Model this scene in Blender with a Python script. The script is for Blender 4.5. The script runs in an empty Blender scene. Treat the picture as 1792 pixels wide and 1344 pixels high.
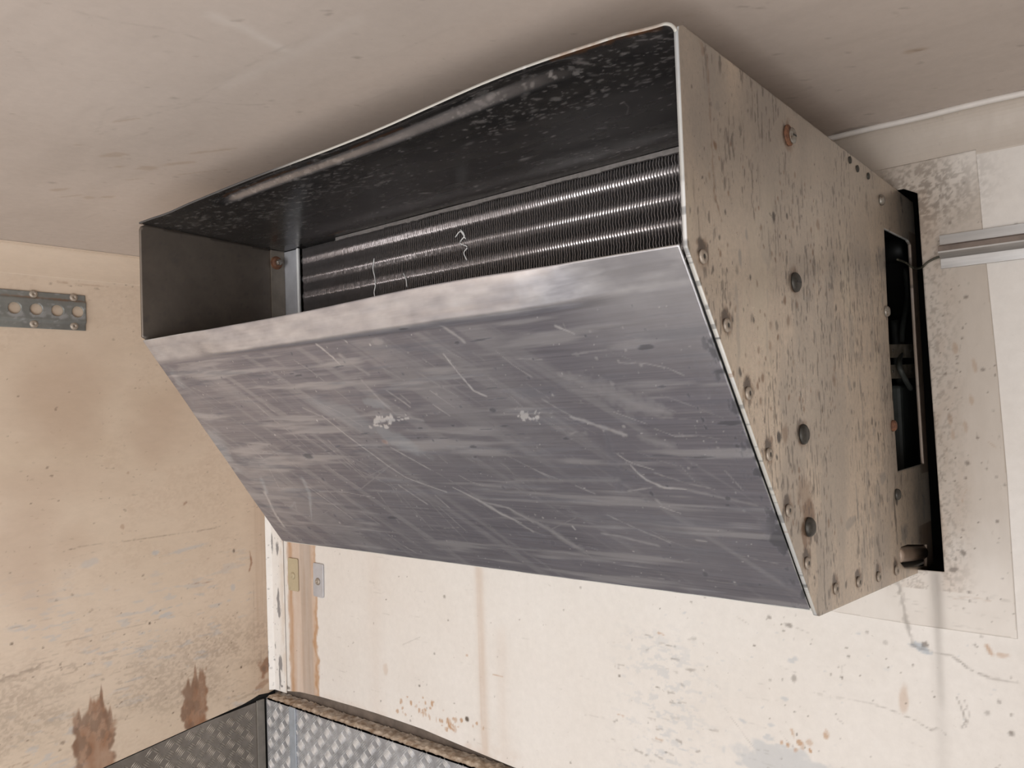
import bpy, bmesh, math, random
import numpy as np
from mathutils import Vector, Matrix

random.seed(7)
rng = np.random.default_rng(7)
scene = bpy.context.scene
COL = scene.collection

# ------------------------------------------------------------------ camera
CAM = np.array([1.31525, -1.27799, -0.34545]); FPX = 1435.5
YAW, PIT, ROL = 0.69178, 0.03237, 0.03611

def rot3(a, b, c):
    ca, sa, cb, sb, cc, sc = math.cos(a), math.sin(a), math.cos(b), math.sin(b), math.cos(c), math.sin(c)
    Rz = np.array([[ca, -sa, 0], [sa, ca, 0], [0, 0, 1]])
    Rx = np.array([[1, 0, 0], [0, cb, -sb], [0, sb, cb]])
    Ry = np.array([[cc, 0, sc], [0, 1, 0], [-sc, 0, cc]])
    return Rz @ Rx @ Ry
R = rot3(YAW, PIT, ROL)
cd = bpy.data.cameras.new('camera'); cam = bpy.data.objects.new('camera', cd); COL.objects.link(cam)
cd.sensor_width = 36; cd.lens = 36 * FPX / 1792; cd.clip_start = 0.02; cd.clip_end = 60
M = Matrix([[R[0][0], R[0][2], -R[0][1], CAM[0]], [R[1][0], R[1][2], -R[1][1], CAM[1]],
            [R[2][0], R[2][2], -R[2][1], CAM[2]], [0, 0, 0, 1]])
cam.matrix_world = M
scene.camera = cam

# ------------------------------------------------------------------ exposure, world, daylight through the rear opening
vs = scene.view_settings
vs.view_transform = 'Standard'; vs.look = 'None'; vs.gamma = 1.0; vs.exposure = 0.12; vs.use_curve_mapping = False
XL, XR, YB, ZC, ZF = -0.605, 1.66, -4.2, 0.05, -2.15
w = bpy.data.worlds.new('world'); scene.world = w; w.use_nodes = True
bg = w.node_tree.nodes['Background']; bg.inputs[0].default_value = (0.80, 0.88, 1.0, 1); bg.inputs[1].default_value = 1.2

def area(name, loc, direction, sx, sy, power, color):
    l = bpy.data.lights.new(name, 'AREA'); l.shape = 'RECTANGLE'; l.size = sx; l.size_y = sy; l.energy = power; l.color = color
    o = bpy.data.objects.new(name, l); COL.objects.link(o); o.location = loc
    o.rotation_euler = Vector(direction).to_track_quat('-Z', 'Z').to_euler()
    return o
area('rear_doorway_daylight', (0.53, YB + 0.02, -1.1), (0, 1, 0.0), 2.1, 2.0, 52, (1.0, 0.97, 0.94))
area('side_doorway_daylight', (XR - .01, -2.05, -1.15), (-1, 0, 0), 1.3, 1.8, 30, (1.0, 0.96, 0.92))

# ------------------------------------------------------------------ photo ray helpers (where a mark or an edge sits on a real plane)
UA = -0.01534            # the cooling unit hangs very slightly askew
UL = np.array([1 - math.cos(UA), -math.sin(UA), 0.0])
def ray(u, v):
    return R @ np.array([(u - 896) / FPX, 1, -(v - 672) / FPX])
def rz(a, d):
    c, s = math.cos(a), math.sin(a)
    return np.array([d[0] * c - d[1] * s, d[0] * s + d[1] * c, d[2]])
def hit(u, v, ax, val):
    d = ray(u, v); return CAM + (val - CAM[ax]) / d[ax] * d
CU = rz(-UA, CAM - UL)
def hitU(u, v, ax, val):
    d = rz(-UA, ray(u, v)); return CU + (val - CU[ax]) / d[ax] * d
def hitPU(u, v, P, n):
    d = rz(-UA, ray(u, v)); return CU + ((P - CU) @ n) / (d @ n) * d

# ------------------------------------------------------------------ materials
def NT(m): return m.node_tree.nodes, m.node_tree.links
def newmat(name):
    m = bpy.data.materials.new(name); m.use_nodes = True
    return m
class G:
    """small node graph builder"""
    def __init__(s, m):
        s.m = m; s.n, s.l = NT(m); s.b = s.n['Principled BSDF']
        s.co = s.n.new('ShaderNodeTexCoord').outputs['Object']
    def map(s, scale, rot=(0, 0, 0)):
        q = s.n.new('ShaderNodeMapping'); q.inputs['Scale'].default_value = scale; q.inputs['Rotation'].default_value = rot
        s.l.new(s.co, q.inputs['Vector']); return q.outputs[0]
    def noise(s, scale=(1, 1, 1), sc=5, det=6, rough=.6, rot=(0, 0, 0), dist=0):
        q = s.n.new('ShaderNodeTexNoise'); q.inputs['Scale'].default_value = sc; q.inputs['Detail'].default_value = det
        q.inputs['Roughness'].default_value = rough; q.inputs['Distortion'].default_value = dist
        s.l.new(s.map(scale, rot), q.inputs['Vector']); return q.outputs['Fac']
    def ramp(s, f, a, b, lo=0., hi=1.):
        q = s.n.new('ShaderNodeMapRange'); q.inputs[1].default_value = a; q.inputs[2].default_value = b
        q.inputs[3].default_value = lo; q.inputs[4].default_value = hi; q.clamp = True
        s.l.new(f, q.inputs[0]); return q.outputs[0]
    def math(s, op, a, b):
        q = s.n.new('ShaderNodeMath'); q.operation = op; q.use_clamp = False
        for i, x in enumerate((a, b)):
            if isinstance(x, (int, float)): q.inputs[i].default_value = x
            else: s.l.new(x, q.inputs[i])
        return q.outputs[0]
    def mix(s, f, a, b):
        q = s.n.new('ShaderNodeMix'); q.data_type = 'RGBA'
        if isinstance(f, (int, float)): q.inputs[0].default_value = f
        else: s.l.new(f, q.inputs[0])
        for i, x in ((6, a), (7, b)):
            if isinstance(x, tuple): q.inputs[i].default_value = (*x, 1) if len(x) == 3 else x
            else: s.l.new(x, q.inputs[i])
        return q.outputs[2]
    def attr(s):
        q = s.n.new('ShaderNodeAttribute'); q.attribute_name = 'marks'
        sp = s.n.new('ShaderNodeSeparateColor'); s.l.new(q.outputs['Color'], sp.inputs[0])
        return sp.outputs[0], sp.outputs[1], sp.outputs[2], s.math('SUBTRACT', 1.0, q.outputs['Alpha'])
    def bump(s, h, strength=.3, dist=.001):
        q = s.n.new('ShaderNodeBump'); q.inputs['Strength'].default_value = strength; q.inputs['Distance'].default_value = dist
        s.l.new(h, q.inputs['Height']); s.l.new(q.outputs[0], s.b.inputs['Normal'])
    def set(s, color=None, rough=None, metal=None, spec=None):
        for k, x in (('Base Color', color), ('Roughness', rough), ('Metallic', metal), ('Specular IOR Level', spec)):
            if x is None: continue
            if isinstance(x, (int, float)): s.b.inputs[k].default_value = x
            elif isinstance(x, tuple): s.b.inputs[k].default_value = (*x, 1)
            else: s.l.new(x, s.b.inputs[k])

def paint_mat(name, base, alt, dark=(.10, .075, .055), rust=(.30, .155, .06), light=(.86, .83, .79), blue=(.42, .45, .48), rough=.5, speck=1.0, stretch=(1, 1, 1)):
    m = newmat(name); g = G(m)
    a = g.noise(stretch, 2.2, 8, .62)
    c = g.mix(g.ramp(a, .36, .66), base, alt)
    f = g.noise(stretch, 60, 4, .7)
    c = g.mix(g.ramp(f, .3, .8, 0, .10), c, dark)
    sp = g.noise(stretch, 95, 3, .55)
    reg = g.noise((1, 1, 1), 5.5, 3, .6)
    spm = g.math('MULTIPLY', g.ramp(sp, .66, .72, 0, .55 * speck), g.ramp(reg, .45, .62))
    c = g.mix(spm, c, (.20, .15, .11))
    R_, G_, B_, A_ = g.attr()
    c = g.mix(B_, c, light); c = g.mix(A_, c, blue)
    c = g.mix(G_, c, rust); c = g.mix(R_, c, dark)
    g.set(c, g.ramp(f, .2, .8, rough - .06, rough + .1), 0.0, .4)
    h = g.math('ADD', g.math('MULTIPLY', f, .4), g.math('MULTIPLY', R_, -1.2))
    g.bump(h, .25, .0008)
    return m

M_front = paint_mat('cream_wall_paint', (.76, .725, .685), (.71, .665, .615), rust=(.42, .22, .09), speck=.6)
M_left = paint_mat('tan_wall_paint', (.66, .545, .435), (.60, .485, .37), dark=(.13, .09, .065), rust=(.26, .125, .065), speck=.7, stretch=(1, .5, 1.2))
M_ceil = paint_mat('ceiling_paint', (.575, .505, .455), (.535, .465, .415), dark=(.16, .13, .11), rust=(.36, .26, .18), speck=.3)
M_patch = paint_mat('patch_sheet_paint', (.55, .49, .43), (.46, .40, .34), rough=.42, speck=.9, stretch=(1, 1, .35))
M_white = paint_mat('white_trim_paint', (.72, .68, .62), (.64, .59, .52), rough=.5, speck=.8)

def metal_mat(name, base, alt, metal=.85, rough=.42, streak=(1, 8, 8), streak_amt=.35, dark=(.05, .05, .055), light=(.75, .75, .76), rust=(.22, .11, .05), blue=(.34, .37, .41), bump=.12, spots=0.0):
    m = newmat(name); g = G(m)
    a = g.noise(streak, 7, 8, .65, dist=.3)
    c = g.mix(g.ramp(a, .32, .68), base, alt)
    b = g.noise((streak[0] * 1.0, streak[1] * 5, streak[2] * 5), 6, 4, .6)
    c = g.mix(g.ramp(b, .35, .8, 0, streak_amt), c, dark)
    cl = g.noise((1, 1, 1), 3.2, 5, .6)
    c = g.mix(g.ramp(cl, .45, .75, 0, .16), c, light)
    if spots:
        s1 = g.noise((streak[0] * 1.5, streak[1] * .5, streak[2] * .5), 55, 3, .6)
        c = g.mix(g.ramp(s1, .66, .72, 0, spots), c, light)
    R_, G_, B_, A_ = g.attr()
    c = g.mix(A_, c, blue); c = g.mix(B_, c, light); c = g.mix(G_, c, rust); c = g.mix(R_, c, dark)
    rr = g.ramp(a, .3, .7, rough - .07, rough + .09)
    mt = g.math('MULTIPLY', g.math('SUBTRACT', 1.0, g.math('MAXIMUM', G_, g.math('MULTIPLY', R_, .7))), metal)
    g.set(c, rr, mt, .5)
    f = g.noise((1, 1, 1), 45, 4, .6)
    g.bump(g.math('ADD', g.math('MULTIPLY', f, .5), g.math('MULTIPLY', B_, .5)), bump, .001)
    return m

M_deflect = metal_mat('scratched_aluminium', (.355, .35, .40), (.265, .26, .30), metal=.80, rough=.36, streak=(1, 13, 13), streak_amt=.34, light=(.80, .80, .82), blue=(.50, .54, .60), bump=.15)
M_side = None
def side_mat():
    m = newmat('stained_aluminium_side'); g = G(m)
    a = g.noise((1, 1, .5), 5, 9, .66)
    c = g.mix(g.ramp(a, .36, .64), (.70, .59, .475), (.56, .475, .39))
    p = g.noise((1, 1, 1), 3.0, 4, .5)
    c = g.mix(g.ramp(p, .45, .7, 0, .5), c, (.68, .58, .465))
    st2 = g.noise((1, 5.5, 1.3), 42, 4, .62)
    reg = g.noise((1, 1, 1), 9, 3, .6)
    c = g.mix(g.math('MULTIPLY', g.ramp(st2, .58, .68, 0, .55), g.ramp(reg, .45, .60)), c, (.20, .175, .155))
    gr = g.noise((1, 1, 1), 170, 3, .7)
    c = g.mix(g.ramp(gr, .35, .75, 0, .30), c, (.22, .19, .16))
    sp = g.noise((1, 1.6, 1), 210, 2, .5)
    c = g.mix(g.ramp(sp, .68, .73, 0, .6), c, (.13, .10, .08))
    R_, G_, B_, A_ = g.attr()
    c = g.mix(B_, c, (.66, .58, .46)); c = g.mix(A_, c, (.24, .235, .23)); c = g.mix(G_, c, (.20, .11, .06)); c = g.mix(R_, c, (.05, .04, .035))
    g.set(c, g.ramp(a, .3, .7, .24, .38), .55, .5)
    g.bump(g.math('ADD', gr, g.math('MULTIPLY', R_, -1)), .2, .0006)
    return m
M_side = side_mat()
M_edge = metal_mat('cut_sheet_edge', (.62, .61, .57), (.50, .49, .45), metal=.3, rough=.55, streak=(1, 1, 1), streak_amt=.2)
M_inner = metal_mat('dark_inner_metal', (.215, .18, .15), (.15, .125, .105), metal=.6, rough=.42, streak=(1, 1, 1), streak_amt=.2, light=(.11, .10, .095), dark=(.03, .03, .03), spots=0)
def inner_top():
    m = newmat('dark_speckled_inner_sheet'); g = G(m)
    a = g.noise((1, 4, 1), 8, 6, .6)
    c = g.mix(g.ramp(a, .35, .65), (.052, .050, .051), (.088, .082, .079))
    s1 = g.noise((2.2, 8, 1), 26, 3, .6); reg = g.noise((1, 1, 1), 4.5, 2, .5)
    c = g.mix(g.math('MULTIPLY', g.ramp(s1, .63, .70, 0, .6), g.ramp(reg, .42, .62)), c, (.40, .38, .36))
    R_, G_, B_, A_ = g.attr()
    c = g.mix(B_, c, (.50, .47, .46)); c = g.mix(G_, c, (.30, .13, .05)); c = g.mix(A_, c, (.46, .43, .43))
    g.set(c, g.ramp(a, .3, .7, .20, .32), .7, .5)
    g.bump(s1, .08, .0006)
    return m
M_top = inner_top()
def simple(name, col, rough=.5, metal=0., nz=.25, sc=60, alt=None):
    m = newmat(name); g = G(m); f = g.noise((1, 1, 1), sc, 4, .6)
    c = g.mix(g.ramp(f, .35, .68, 0, 1), col, alt or tuple(x * (1 - nz) for x in col))
    g.set(c, rough, metal); g.bump(f, .15, .0005); return m
M_fin = simple('coil_fin_aluminium', (.60, .57, .57), .40, .9, .15, 80)
M_tube = simple('coil_tube_metal', (.95, .90, .89), .30, .85, .1, 40)
M_rust = simple('rusty_steel', (.22, .10, .05), .8, .1, .5, 220, (.10, .045, .03))
M_rivet = simple('dull_rivet', (.42, .36, .30), .5, .4, .3, 300)
M_bolt_dark = simple('dark_bolt', (.075, .07, .062), .5, .5, .4, 200)
M_bolt_steel = simple('worn_bolt_steel', (.34, .33, .30), .45, .6, .35, 200, (.16, .12, .09))
M_plate = simple('coil_end_plate_metal', (.62, .63, .67), .42, .5, .2, 20)
M_bright = simple('bright_folded_edge', (.85, .85, .84), .4, .2, .08, 30)
M_strip = simple('brown_stained_flange', (.30, .26, .215), .5, .5, .3, 25)
M_black = simple('black_plastic', (.012, .012, .012), .5, 0, .2)
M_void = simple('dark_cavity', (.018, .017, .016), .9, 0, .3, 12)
M_hose = simple('grimy_hose', (.05, .055, .05), .6, 0, .4, 30)
M_brk = simple('grimy_bracket_steel', (.24, .21, .17), .6, .3, .5, 60, (.11, .09, .06))
M_pipe = simple('brown_drain_pipe', (.42, .32, .25), .45, .2, .3, 25)
M_galv = metal_mat('galvanised_track', (.29, .30, .285), (.18, .185, .175), metal=.45, rough=.5, streak=(1, 1, 1), streak_amt=.3, light=(.42, .43, .44), bump=.2)
M_rail = metal_mat('aluminium_rail', (.55, .54, .53), (.42, .40, .38), metal=.7, rough=.38, streak=(.5, 3, 3), streak_amt=.3, light=(.75, .74, .73))
M_railb = simple('brown_stained_rail_face', (.27, .22, .19), .5, .4, .3, 40)
M_wire = simple('old_wire', (.07, .065, .045), .6, .1, .3, 60)
M_gasket = simple('black_gasket', (.015, .015, .016), .7, 0, .2)
M_bead = simple('cream_sealant_bead', (.74, .70, .66), .5, 0, .10, 30)
M_dirt = simple('dirt_and_rust_ledge', (.55, .46, .37), .9, 0, .5, 60, (.24, .16, .10))
M_back = simple('dirty_backing', (.16, .125, .10), .9, 0, .4, 30)
M_lip = simple('grimy_lip', (.27, .25, .24), .55, .4, .3, 120)
def tread(name, base, alt, clean):
    m = newmat(name); g = G(m)
    a = g.noise((1, 1, 1), 7, 6, .65); f = g.noise((1, 1, 1), 70, 4, .6)
    c = g.mix(g.ramp(a, .4, .62), base, alt); c = g.mix(g.ramp(f, .4, .75, 0, .35), c, (.16, .14, .12))
    R_, G_, B_, A_ = g.attr()
    c = g.mix(B_, c, clean)
    g.set(c, g.ramp(a, .3, .7, .35, .5), .75); g.bump(f, .15, .0008)
    return m
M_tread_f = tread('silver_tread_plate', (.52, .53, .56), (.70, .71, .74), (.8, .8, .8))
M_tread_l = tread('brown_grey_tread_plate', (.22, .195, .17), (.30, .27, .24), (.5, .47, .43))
M_trimL = simple('grey_painted_trim', (.22, .20, .175), .6, .2, .25, 30)
M_trimR = simple('pale_metal_trim', (.46, .50, .55), .45, .4, .2, 30)
M_floor = paint_mat('worn_floor', (.30, .27, .24), (.22, .20, .18), rough=.6)
M_small = paint_mat('painted_small_plate', (.50, .42, .28), (.44, .37, .25), rough=.5)

# ------------------------------------------------------------------ mesh helpers
def props(o, label=None, cat=None, group=None, kind=None):
    if label: o['label'] = label
    if cat: o['category'] = cat
    if group: o['group'] = group
    if kind: o['kind'] = kind
    return o
def link(name, me, mats, parent=None):
    o = bpy.data.objects.new(name, me); COL.objects.link(o)
    for m in (mats if isinstance(mats, (list, tuple)) else [mats]): me.materials.append(m)
    if parent: o.parent = parent
    return o
def frompy(name, V, F, mats, parent=None, smooth=False, mi=None):
    me = bpy.data.meshes.new(name); me.from_pydata([tuple(map(float, v)) for v in V], [], [tuple(f) for f in F]); me.update()
    if smooth: me.shade_smooth()
    o = link(name, me, mats, parent)
    if mi is not None: me.polygons.foreach_set('material_index', mi)
    bm = bmesh.new(); bm.from_mesh(me); bmesh.ops.recalc_face_normals(bm, faces=bm.faces); bm.to_mesh(me); bm.free()
    return o
class MB:
    def __init__(s): s.V = []; s.F = []
    def add(s, V, F):
        k = len(s.V); s.V += [tuple(map(float, v)) for v in V]; s.F += [tuple(i + k for i in f) for f in F]
    def box(s, a, b):
        x0, y0, z0 = a; x1, y1, z1 = b
        s.add([(x0, y0, z0), (x1, y0, z0), (x1, y1, z0), (x0, y1, z0), (x0, y0, z1), (x1, y0, z1), (x1, y1, z1), (x0, y1, z1)],
              [(0, 3, 2, 1), (4, 5, 6, 7), (0, 1, 5, 4), (1, 2, 6, 5), (2, 3, 7, 6), (3, 0, 4, 7)])
    def prism(s, poly, off):
        """poly: list of 3D points; off: extrusion vector"""
        n = len(poly); P = [np.array(p, float) for p in poly]; off = np.array(off, float)
        s.add(P + [p + off for p in P], [tuple(range(n)), tuple(range(2 * n - 1, n - 1, -1))] + [(i, (i + 1) % n, (i + 1) % n + n, i + n) for i in range(n)])
    def tube(s, pts, r, n=12, caps=True):
        pts = [np.array(p, float) for p in pts]; rr = r if isinstance(r, (list, tuple)) else [r] * len(pts)
        k = len(s.V); ring = []
        up = np.array([0.1, 0.2, 1.0])
        for i, p in enumerate(pts):
            t = pts[min(i + 1, len(pts) - 1)] - pts[max(i - 1, 0)]; t /= np.linalg.norm(t)
            a = np.cross(t, up)
            if np.linalg.norm(a) < .2: a = np.cross(t, [1, 0, 0])
            a /= np.linalg.norm(a); b = np.cross(t, a)
            ring.append([p + rr[i] * (math.cos(2 * math.pi * j / n) * a + math.sin(2 * math.pi * j / n) * b) for j in range(n)])
        V = [q for rg in ring for q in rg]; F = []
        for i in range(len(pts) - 1):
            for j in range(n): F.append((i * n + j, i * n + (j + 1) % n, (i + 1) * n + (j + 1) % n, (i + 1) * n + j))
        if caps: F += [tuple(range(n - 1, -1, -1)), tuple((len(pts) - 1) * n + j for j in range(n))]
        s.add(V, F)
    def lathe(s, prof, c, axis, n=24):
        """prof: (radius, height) pairs along axis"""
        ax = np.array(axis, float); ax /= np.linalg.norm(ax); a = np.cross(ax, [0.13, 0.2, .97]); a /= np.linalg.norm(a); b = np.cross(ax, a); c = np.array(c, float)
        V = []; F = []
        for r, h in prof:
            for j in range(n): V.append(c + ax * h + r * (math.cos(2 * math.pi * j / n) * a + math.sin(2 * math.pi * j / n) * b))
        for i in range(len(prof) - 1):
            for j in range(n): F.append((i * n + j, i * n + (j + 1) % n, (i + 1) * n + (j + 1) % n, (i + 1) * n + j))
        F += [tuple(range(n - 1, -1, -1)), tuple((len(prof) - 1) * n + j for j in range(n))]
        s.add(V, F)
    def build(s, name, mat, parent=None, smooth=False, bevel=0):
        o = frompy(name, s.V, s.F, mat, parent, smooth)
        if bevel:
            b = o.modifiers.new('bevel', 'BEVEL'); b.width = bevel; b.segments = 2; b.limit_method = 'ANGLE'
        return o
def spline(pts, n=8):
    P = [np.array(p, float) for p in pts]; P = [2 * P[0] - P[1]] + P + [2 * P[-1] - P[-2]]; out = []
    for i in range(1, len(P) - 2):
        for k in range(n):
            t = k / n
            out.append(.5 * ((2 * P[i]) + (P[i + 1] - P[i - 1]) * t + (2 * P[i - 1] - 5 * P[i] + 4 * P[i + 1] - P[i + 2]) * t * t + (3 * P[i] - P[i - 1] - 3 * P[i + 1] + P[i + 2]) * t ** 3))
    out.append(P[-2]); return out

# value noise on tensor coordinates
def vnoise(X, Y, fx, fy, seed):
    r = np.random.default_rng(seed); T = r.random((256, 256))
    x = X * fx + 40.3; y = Y * fy + 57.7
    xi = np.floor(x).astype(int); yi = np.floor(y).astype(int); tx = x - xi; ty = y - yi
    tx = tx * tx * (3 - 2 * tx); ty = ty * ty * (3 - 2 * ty)
    g = lambda a, b: T[a % 256, b % 256]
    return (g(xi, yi) * (1 - tx) + g(xi + 1, yi) * tx) * (1 - ty) + (g(xi, yi + 1) * (1 - tx) + g(xi + 1, yi + 1) * tx) * ty
def fbm(X, Y, fx, fy, seed, o=4):
    s = 0; a = 1; t = 0
    for k in range(o): s = s + a * vnoise(X, Y, fx * 2 ** k, fy * 2 ** k, seed + k * 13); t += a; a *= .55
    return s / t
def sst(v, a, b):
    t = np.clip((v - a) / (b - a), 0, 1); return t * t * (3 - 2 * t)

class Canvas:
    """marks (stains, scratches, scuffs, some painted light) laid on a sheet, in the sheet's own metres; channels dark, rust, light, blue-grey"""
    def __init__(s, us, vs_):
        s.us, s.vs = us, vs_; s.U, s.V = np.meshgrid(us, vs_, indexing='ij'); s.C = np.zeros(s.U.shape + (4,))
    def sub(s, u0, u1, v0, v1):
        i0, i1 = np.searchsorted(s.us, u0), np.searchsorted(s.us, u1); j0, j1 = np.searchsorted(s.vs, v0), np.searchsorted(s.vs, v1)
        return slice(i0, i1), slice(j0, j1)
    def put(s, sl, ch, val):
        s.C[sl + (ch,)] = np.maximum(s.C[sl + (ch,)], val)
    def line(s, pts, w, ch=0, val=1., rough=.35, soft=.5):
        pts = np.array(pts, float); w = w if isinstance(w, (list, tuple)) else [w] * len(pts); wm = max(w) * 1.5 + .003
        sl = s.sub(pts[:, 0].min() - wm, pts[:, 0].max() + wm, pts[:, 1].min() - wm, pts[:, 1].max() + wm)
        U, V = s.U[sl], s.V[sl]
        if U.size == 0: return
        best = np.full(U.shape, 9.); ww = np.full(U.shape, w[0])
        for k in range(len(pts) - 1):
            a, b = pts[k], pts[k + 1]; d = b - a; L = max(d @ d, 1e-12)
            t = np.clip(((U - a[0]) * d[0] + (V - a[1]) * d[1]) / L, 0, 1)
            q = np.hypot(U - a[0] - t * d[0], V - a[1] - t * d[1]); m = q < best
            best = np.where(m, q, best); ww = np.where(m, w[k] * (1 - t) + w[k + 1] * t, ww)
        nz = vnoise(U, V, 220, 220, 5)
        hw = ww * .5 * (1 + rough * (nz - .5) * 2)
        s.put(sl, ch, val * np.clip((hw * (1 + soft) - best) / (hw * soft * 2 + .0006), 0, 1) * (1 - rough * .7 * vnoise(U, V, 90, 90, 9)))
    def blob(s, c, ru, rv, ch=0, val=1., ang=0, jag=.5, freq=60, stretch=1., seed=1, soft=.35):
        m = max(ru, rv) * 1.7
        sl = s.sub(c[0] - m, c[0] + m, c[1] - m, c[1] + m); U, V = s.U[sl], s.V[sl]
        if U.size == 0: return
        ca, sa = math.cos(ang), math.sin(ang); du, dv = U - c[0], V - c[1]
        a, b = (du * ca + dv * sa) / ru, (-du * sa + dv * ca) / rv
        r = np.hypot(a, b) + jag * 2 * (fbm(U, V, freq, freq * stretch, seed) - .5)
        s.put(sl, ch, val * (1 - sst(r, 1 - soft, 1 + soft)))
    def specks(s, n, box, size, ch=0, val=.8, seed=1, fn=None, asp=1.0):
        r = np.random.default_rng(seed)
        for _ in range(n):
            u, v = r.uniform(box[0], box[1]), r.uniform(box[2], box[3])
            if fn and r.random() > fn(u, v): continue
            k = size * r.lognormal(0, .45)
            s.blob((u, v), k, k * asp, ch, val * r.uniform(.4, 1), r.uniform(-.5, .5) if asp != 1 else r.uniform(0, 3), .5, 300, 1, int(r.integers(99)), .5)

def inpoly(U, V, poly):
    ins = np.zeros(U.shape, bool); n = len(poly)
    for i in range(n):
        x0, y0 = poly[i]; x1, y1 = poly[(i + 1) % n]
        if y0 == y1: continue
        c = ((y0 > V) != (y1 > V)) & (U < (x1 - x0) * (V - y0) / (y1 - y0) + x0)
        ins ^= c
    return ins
def sheet(name, us, vs_, posf, mats, parent=None, outline=None, holes=(), canvas=None, thick=0, disp=None, smooth=False, out=None):
    U, V = np.meshgrid(us, vs_, indexing='ij'); nu, nv = U.shape
    cu = (U[:-1, :-1] + U[1:, 1:]) / 2; cv = (V[:-1, :-1] + V[1:, 1:]) / 2
    keep = np.ones(cu.shape, bool)
    if outline is not None: keep &= inpoly(cu, cv, outline)
    for h in holes: keep &= ~inpoly(cu, cv, h)
    if outline is not None or holes:
        cnt = np.zeros(U.shape, int)
        for a in (0, 1):
            for b in (0, 1): cnt[a:nu - 1 + a, b:nv - 1 + b] += keep
        full = np.zeros(U.shape, int)
        for a in (0, 1):
            for b in (0, 1): full[a:nu - 1 + a, b:nv - 1 + b] += 1
        bd = (cnt > 0) & (cnt < (full if outline is None else 4))
        idx = np.argwhere(bd); P = np.stack([U[bd], V[bd]], 1); best = np.full(len(P), 9.); Q = P.copy()
        polys = list(holes) + ([outline] if outline is not None else [])
        for poly in polys:
            for i in range(len(poly)):
                a, b = np.array(poly[i], float), np.array(poly[(i + 1) % len(poly)], float); d = b - a
                t = np.clip(((P - a) @ d) / max(d @ d, 1e-12), 0, 1); q = a + t[:, None] * d; dist = np.hypot(*(P - q).T)
                m = dist < best; best[m] = dist[m]; Q[m] = q[m]
        for poly in polys:
            for c in poly:
                d = np.hypot(*(P - np.array(c)).T); k = int(np.argmin(d))
                if d[k] < .006: Q[k] = c
        U = U.copy(); V = V.copy(); U[bd] = Q[:, 0]; V[bd] = Q[:, 1]
    PX = posf(U, V)                                   # (...,3)
    if disp is not None: PX = PX + disp(U, V)
    vid = np.arange(nu * nv).reshape(nu, nv)
    F = np.stack([vid[:-1, :-1], vid[1:, :-1], vid[1:, 1:], vid[:-1, 1:]], -1)[keep]
    if out is not None:
        i, j = nu // 2, nv // 2
        nrm = np.cross(PX[i + 1, j] - PX[i, j], PX[i, j + 1] - PX[i, j])
        if nrm @ np.array(out, float) < 0: F = F[:, ::-1]
    used = np.unique(F); remap = -np.ones(nu * nv, int); remap[used] = np.arange(len(used)); F = remap[F]
    co = PX.reshape(-1, 3)[used]
    me = bpy.data.meshes.new(name); me.vertices.add(len(co)); me.vertices.foreach_set('co', co.astype(np.float32).ravel())
    me.loops.add(F.size); me.loops.foreach_set('vertex_index', F.astype(np.int32).ravel())
    me.polygons.add(len(F)); me.polygons.foreach_set('loop_start', np.arange(0, F.size, 4, dtype=np.int32))
    me.polygons.foreach_set('loop_total', np.full(len(F), 4, dtype=np.int32))
    me.update(calc_edges=True)
    if canvas is not None:
        at = me.color_attributes.new('marks', 'FLOAT_COLOR', 'POINT')
        CC = canvas.C.copy(); CC[..., 3] = 1 - CC[..., 3]
        at.data.foreach_set('color', CC.reshape(-1, 4)[used].astype(np.float32).ravel())
    if smooth: me.shade_smooth()
    o = link(name, me, mats, parent)
    if thick:
        s = o.modifiers.new('solidify', 'SOLIDIFY'); s.thickness = abs(thick); s.offset = -1
        if isinstance(mats, (list, tuple)) and len(mats) > 1:
            s.material_offset_rim = 1
            if len(mats) > 2: s.material_offset = 2
    return o
def axis_pts(lo, hi, d0, d1, step, coarse=.25):
    a = list(np.arange(lo, d0 - 1e-6, coarse)) if d0 > lo + 1e-6 else []
    b = list(np.linspace(d0, d1, int(round((d1 - d0) / step)) + 1))
    c = list(np.linspace(d1, hi, max(2, int((hi - d1) / coarse) + 2))[1:]) if hi > d1 + 1e-6 else []
    return np.array(a + b + c)

# =================================================================== SETTING
# ---- front bulkhead wall: x, z; hole for the unit
HOLE = [(-.035, -.045), (1.0075, -.045), (1.0255, -.055), (1.028, -.2214), (1.0313, -.3845), (1.0345, -.594), (-.035, -.600)]
us = axis_pts(XL, XR, XL, 1.2, .0024); vz = axis_pts(-1.0745, ZC, -1.0745, ZC, .0024)
cv = Canvas(us, vz)
W = lambda u, v: hit(u, v, 1, 0.)[[0, 2]]
def Wl(pts, w, **k): cv.line([W(*p) for p in pts], w, **k)
U, V = cv.U, cv.V
# rust-stained strip by the corner
xs0, xs1 = W(505, 1080)[0], W(556, 1080)[0]
jag = .016 * (fbm(U, V, 34, 26, 3) - .5) * 2 + .006 * (fbm(U, V, 120, 80, 4) - .5)
jagl = .006 * (fbm(U, V, 60, 40, 6) - .5) * 2
band = sst(U, xs0 - .004 + jagl, xs0 + .004 + jagl) * (1 - sst(U, xs1 - .006 + jag, xs1 + .003 + jag)) * (V < -.1)
edg = np.exp(-((U - xs0 - jagl - .012) / .010) ** 2) + np.exp(-((U - xs1 - jag + .008) / .009) ** 2)
cv.C[..., 1] = np.maximum(cv.C[..., 1], np.clip(band * (.30 + .30 * fbm(U, V, 90, 7, 11) + .42 * edg * (.4 + fbm(U, V, 50, 9, 12))), 0, .9))
gx0, gx1 = W(527, 1080)[0], W(547, 1080)[0]
gb = sst(U, gx0 - .003, gx0 + .005) * (1 - sst(U, gx1 - .006, gx1 + .004)) * (V < -.1)
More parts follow.
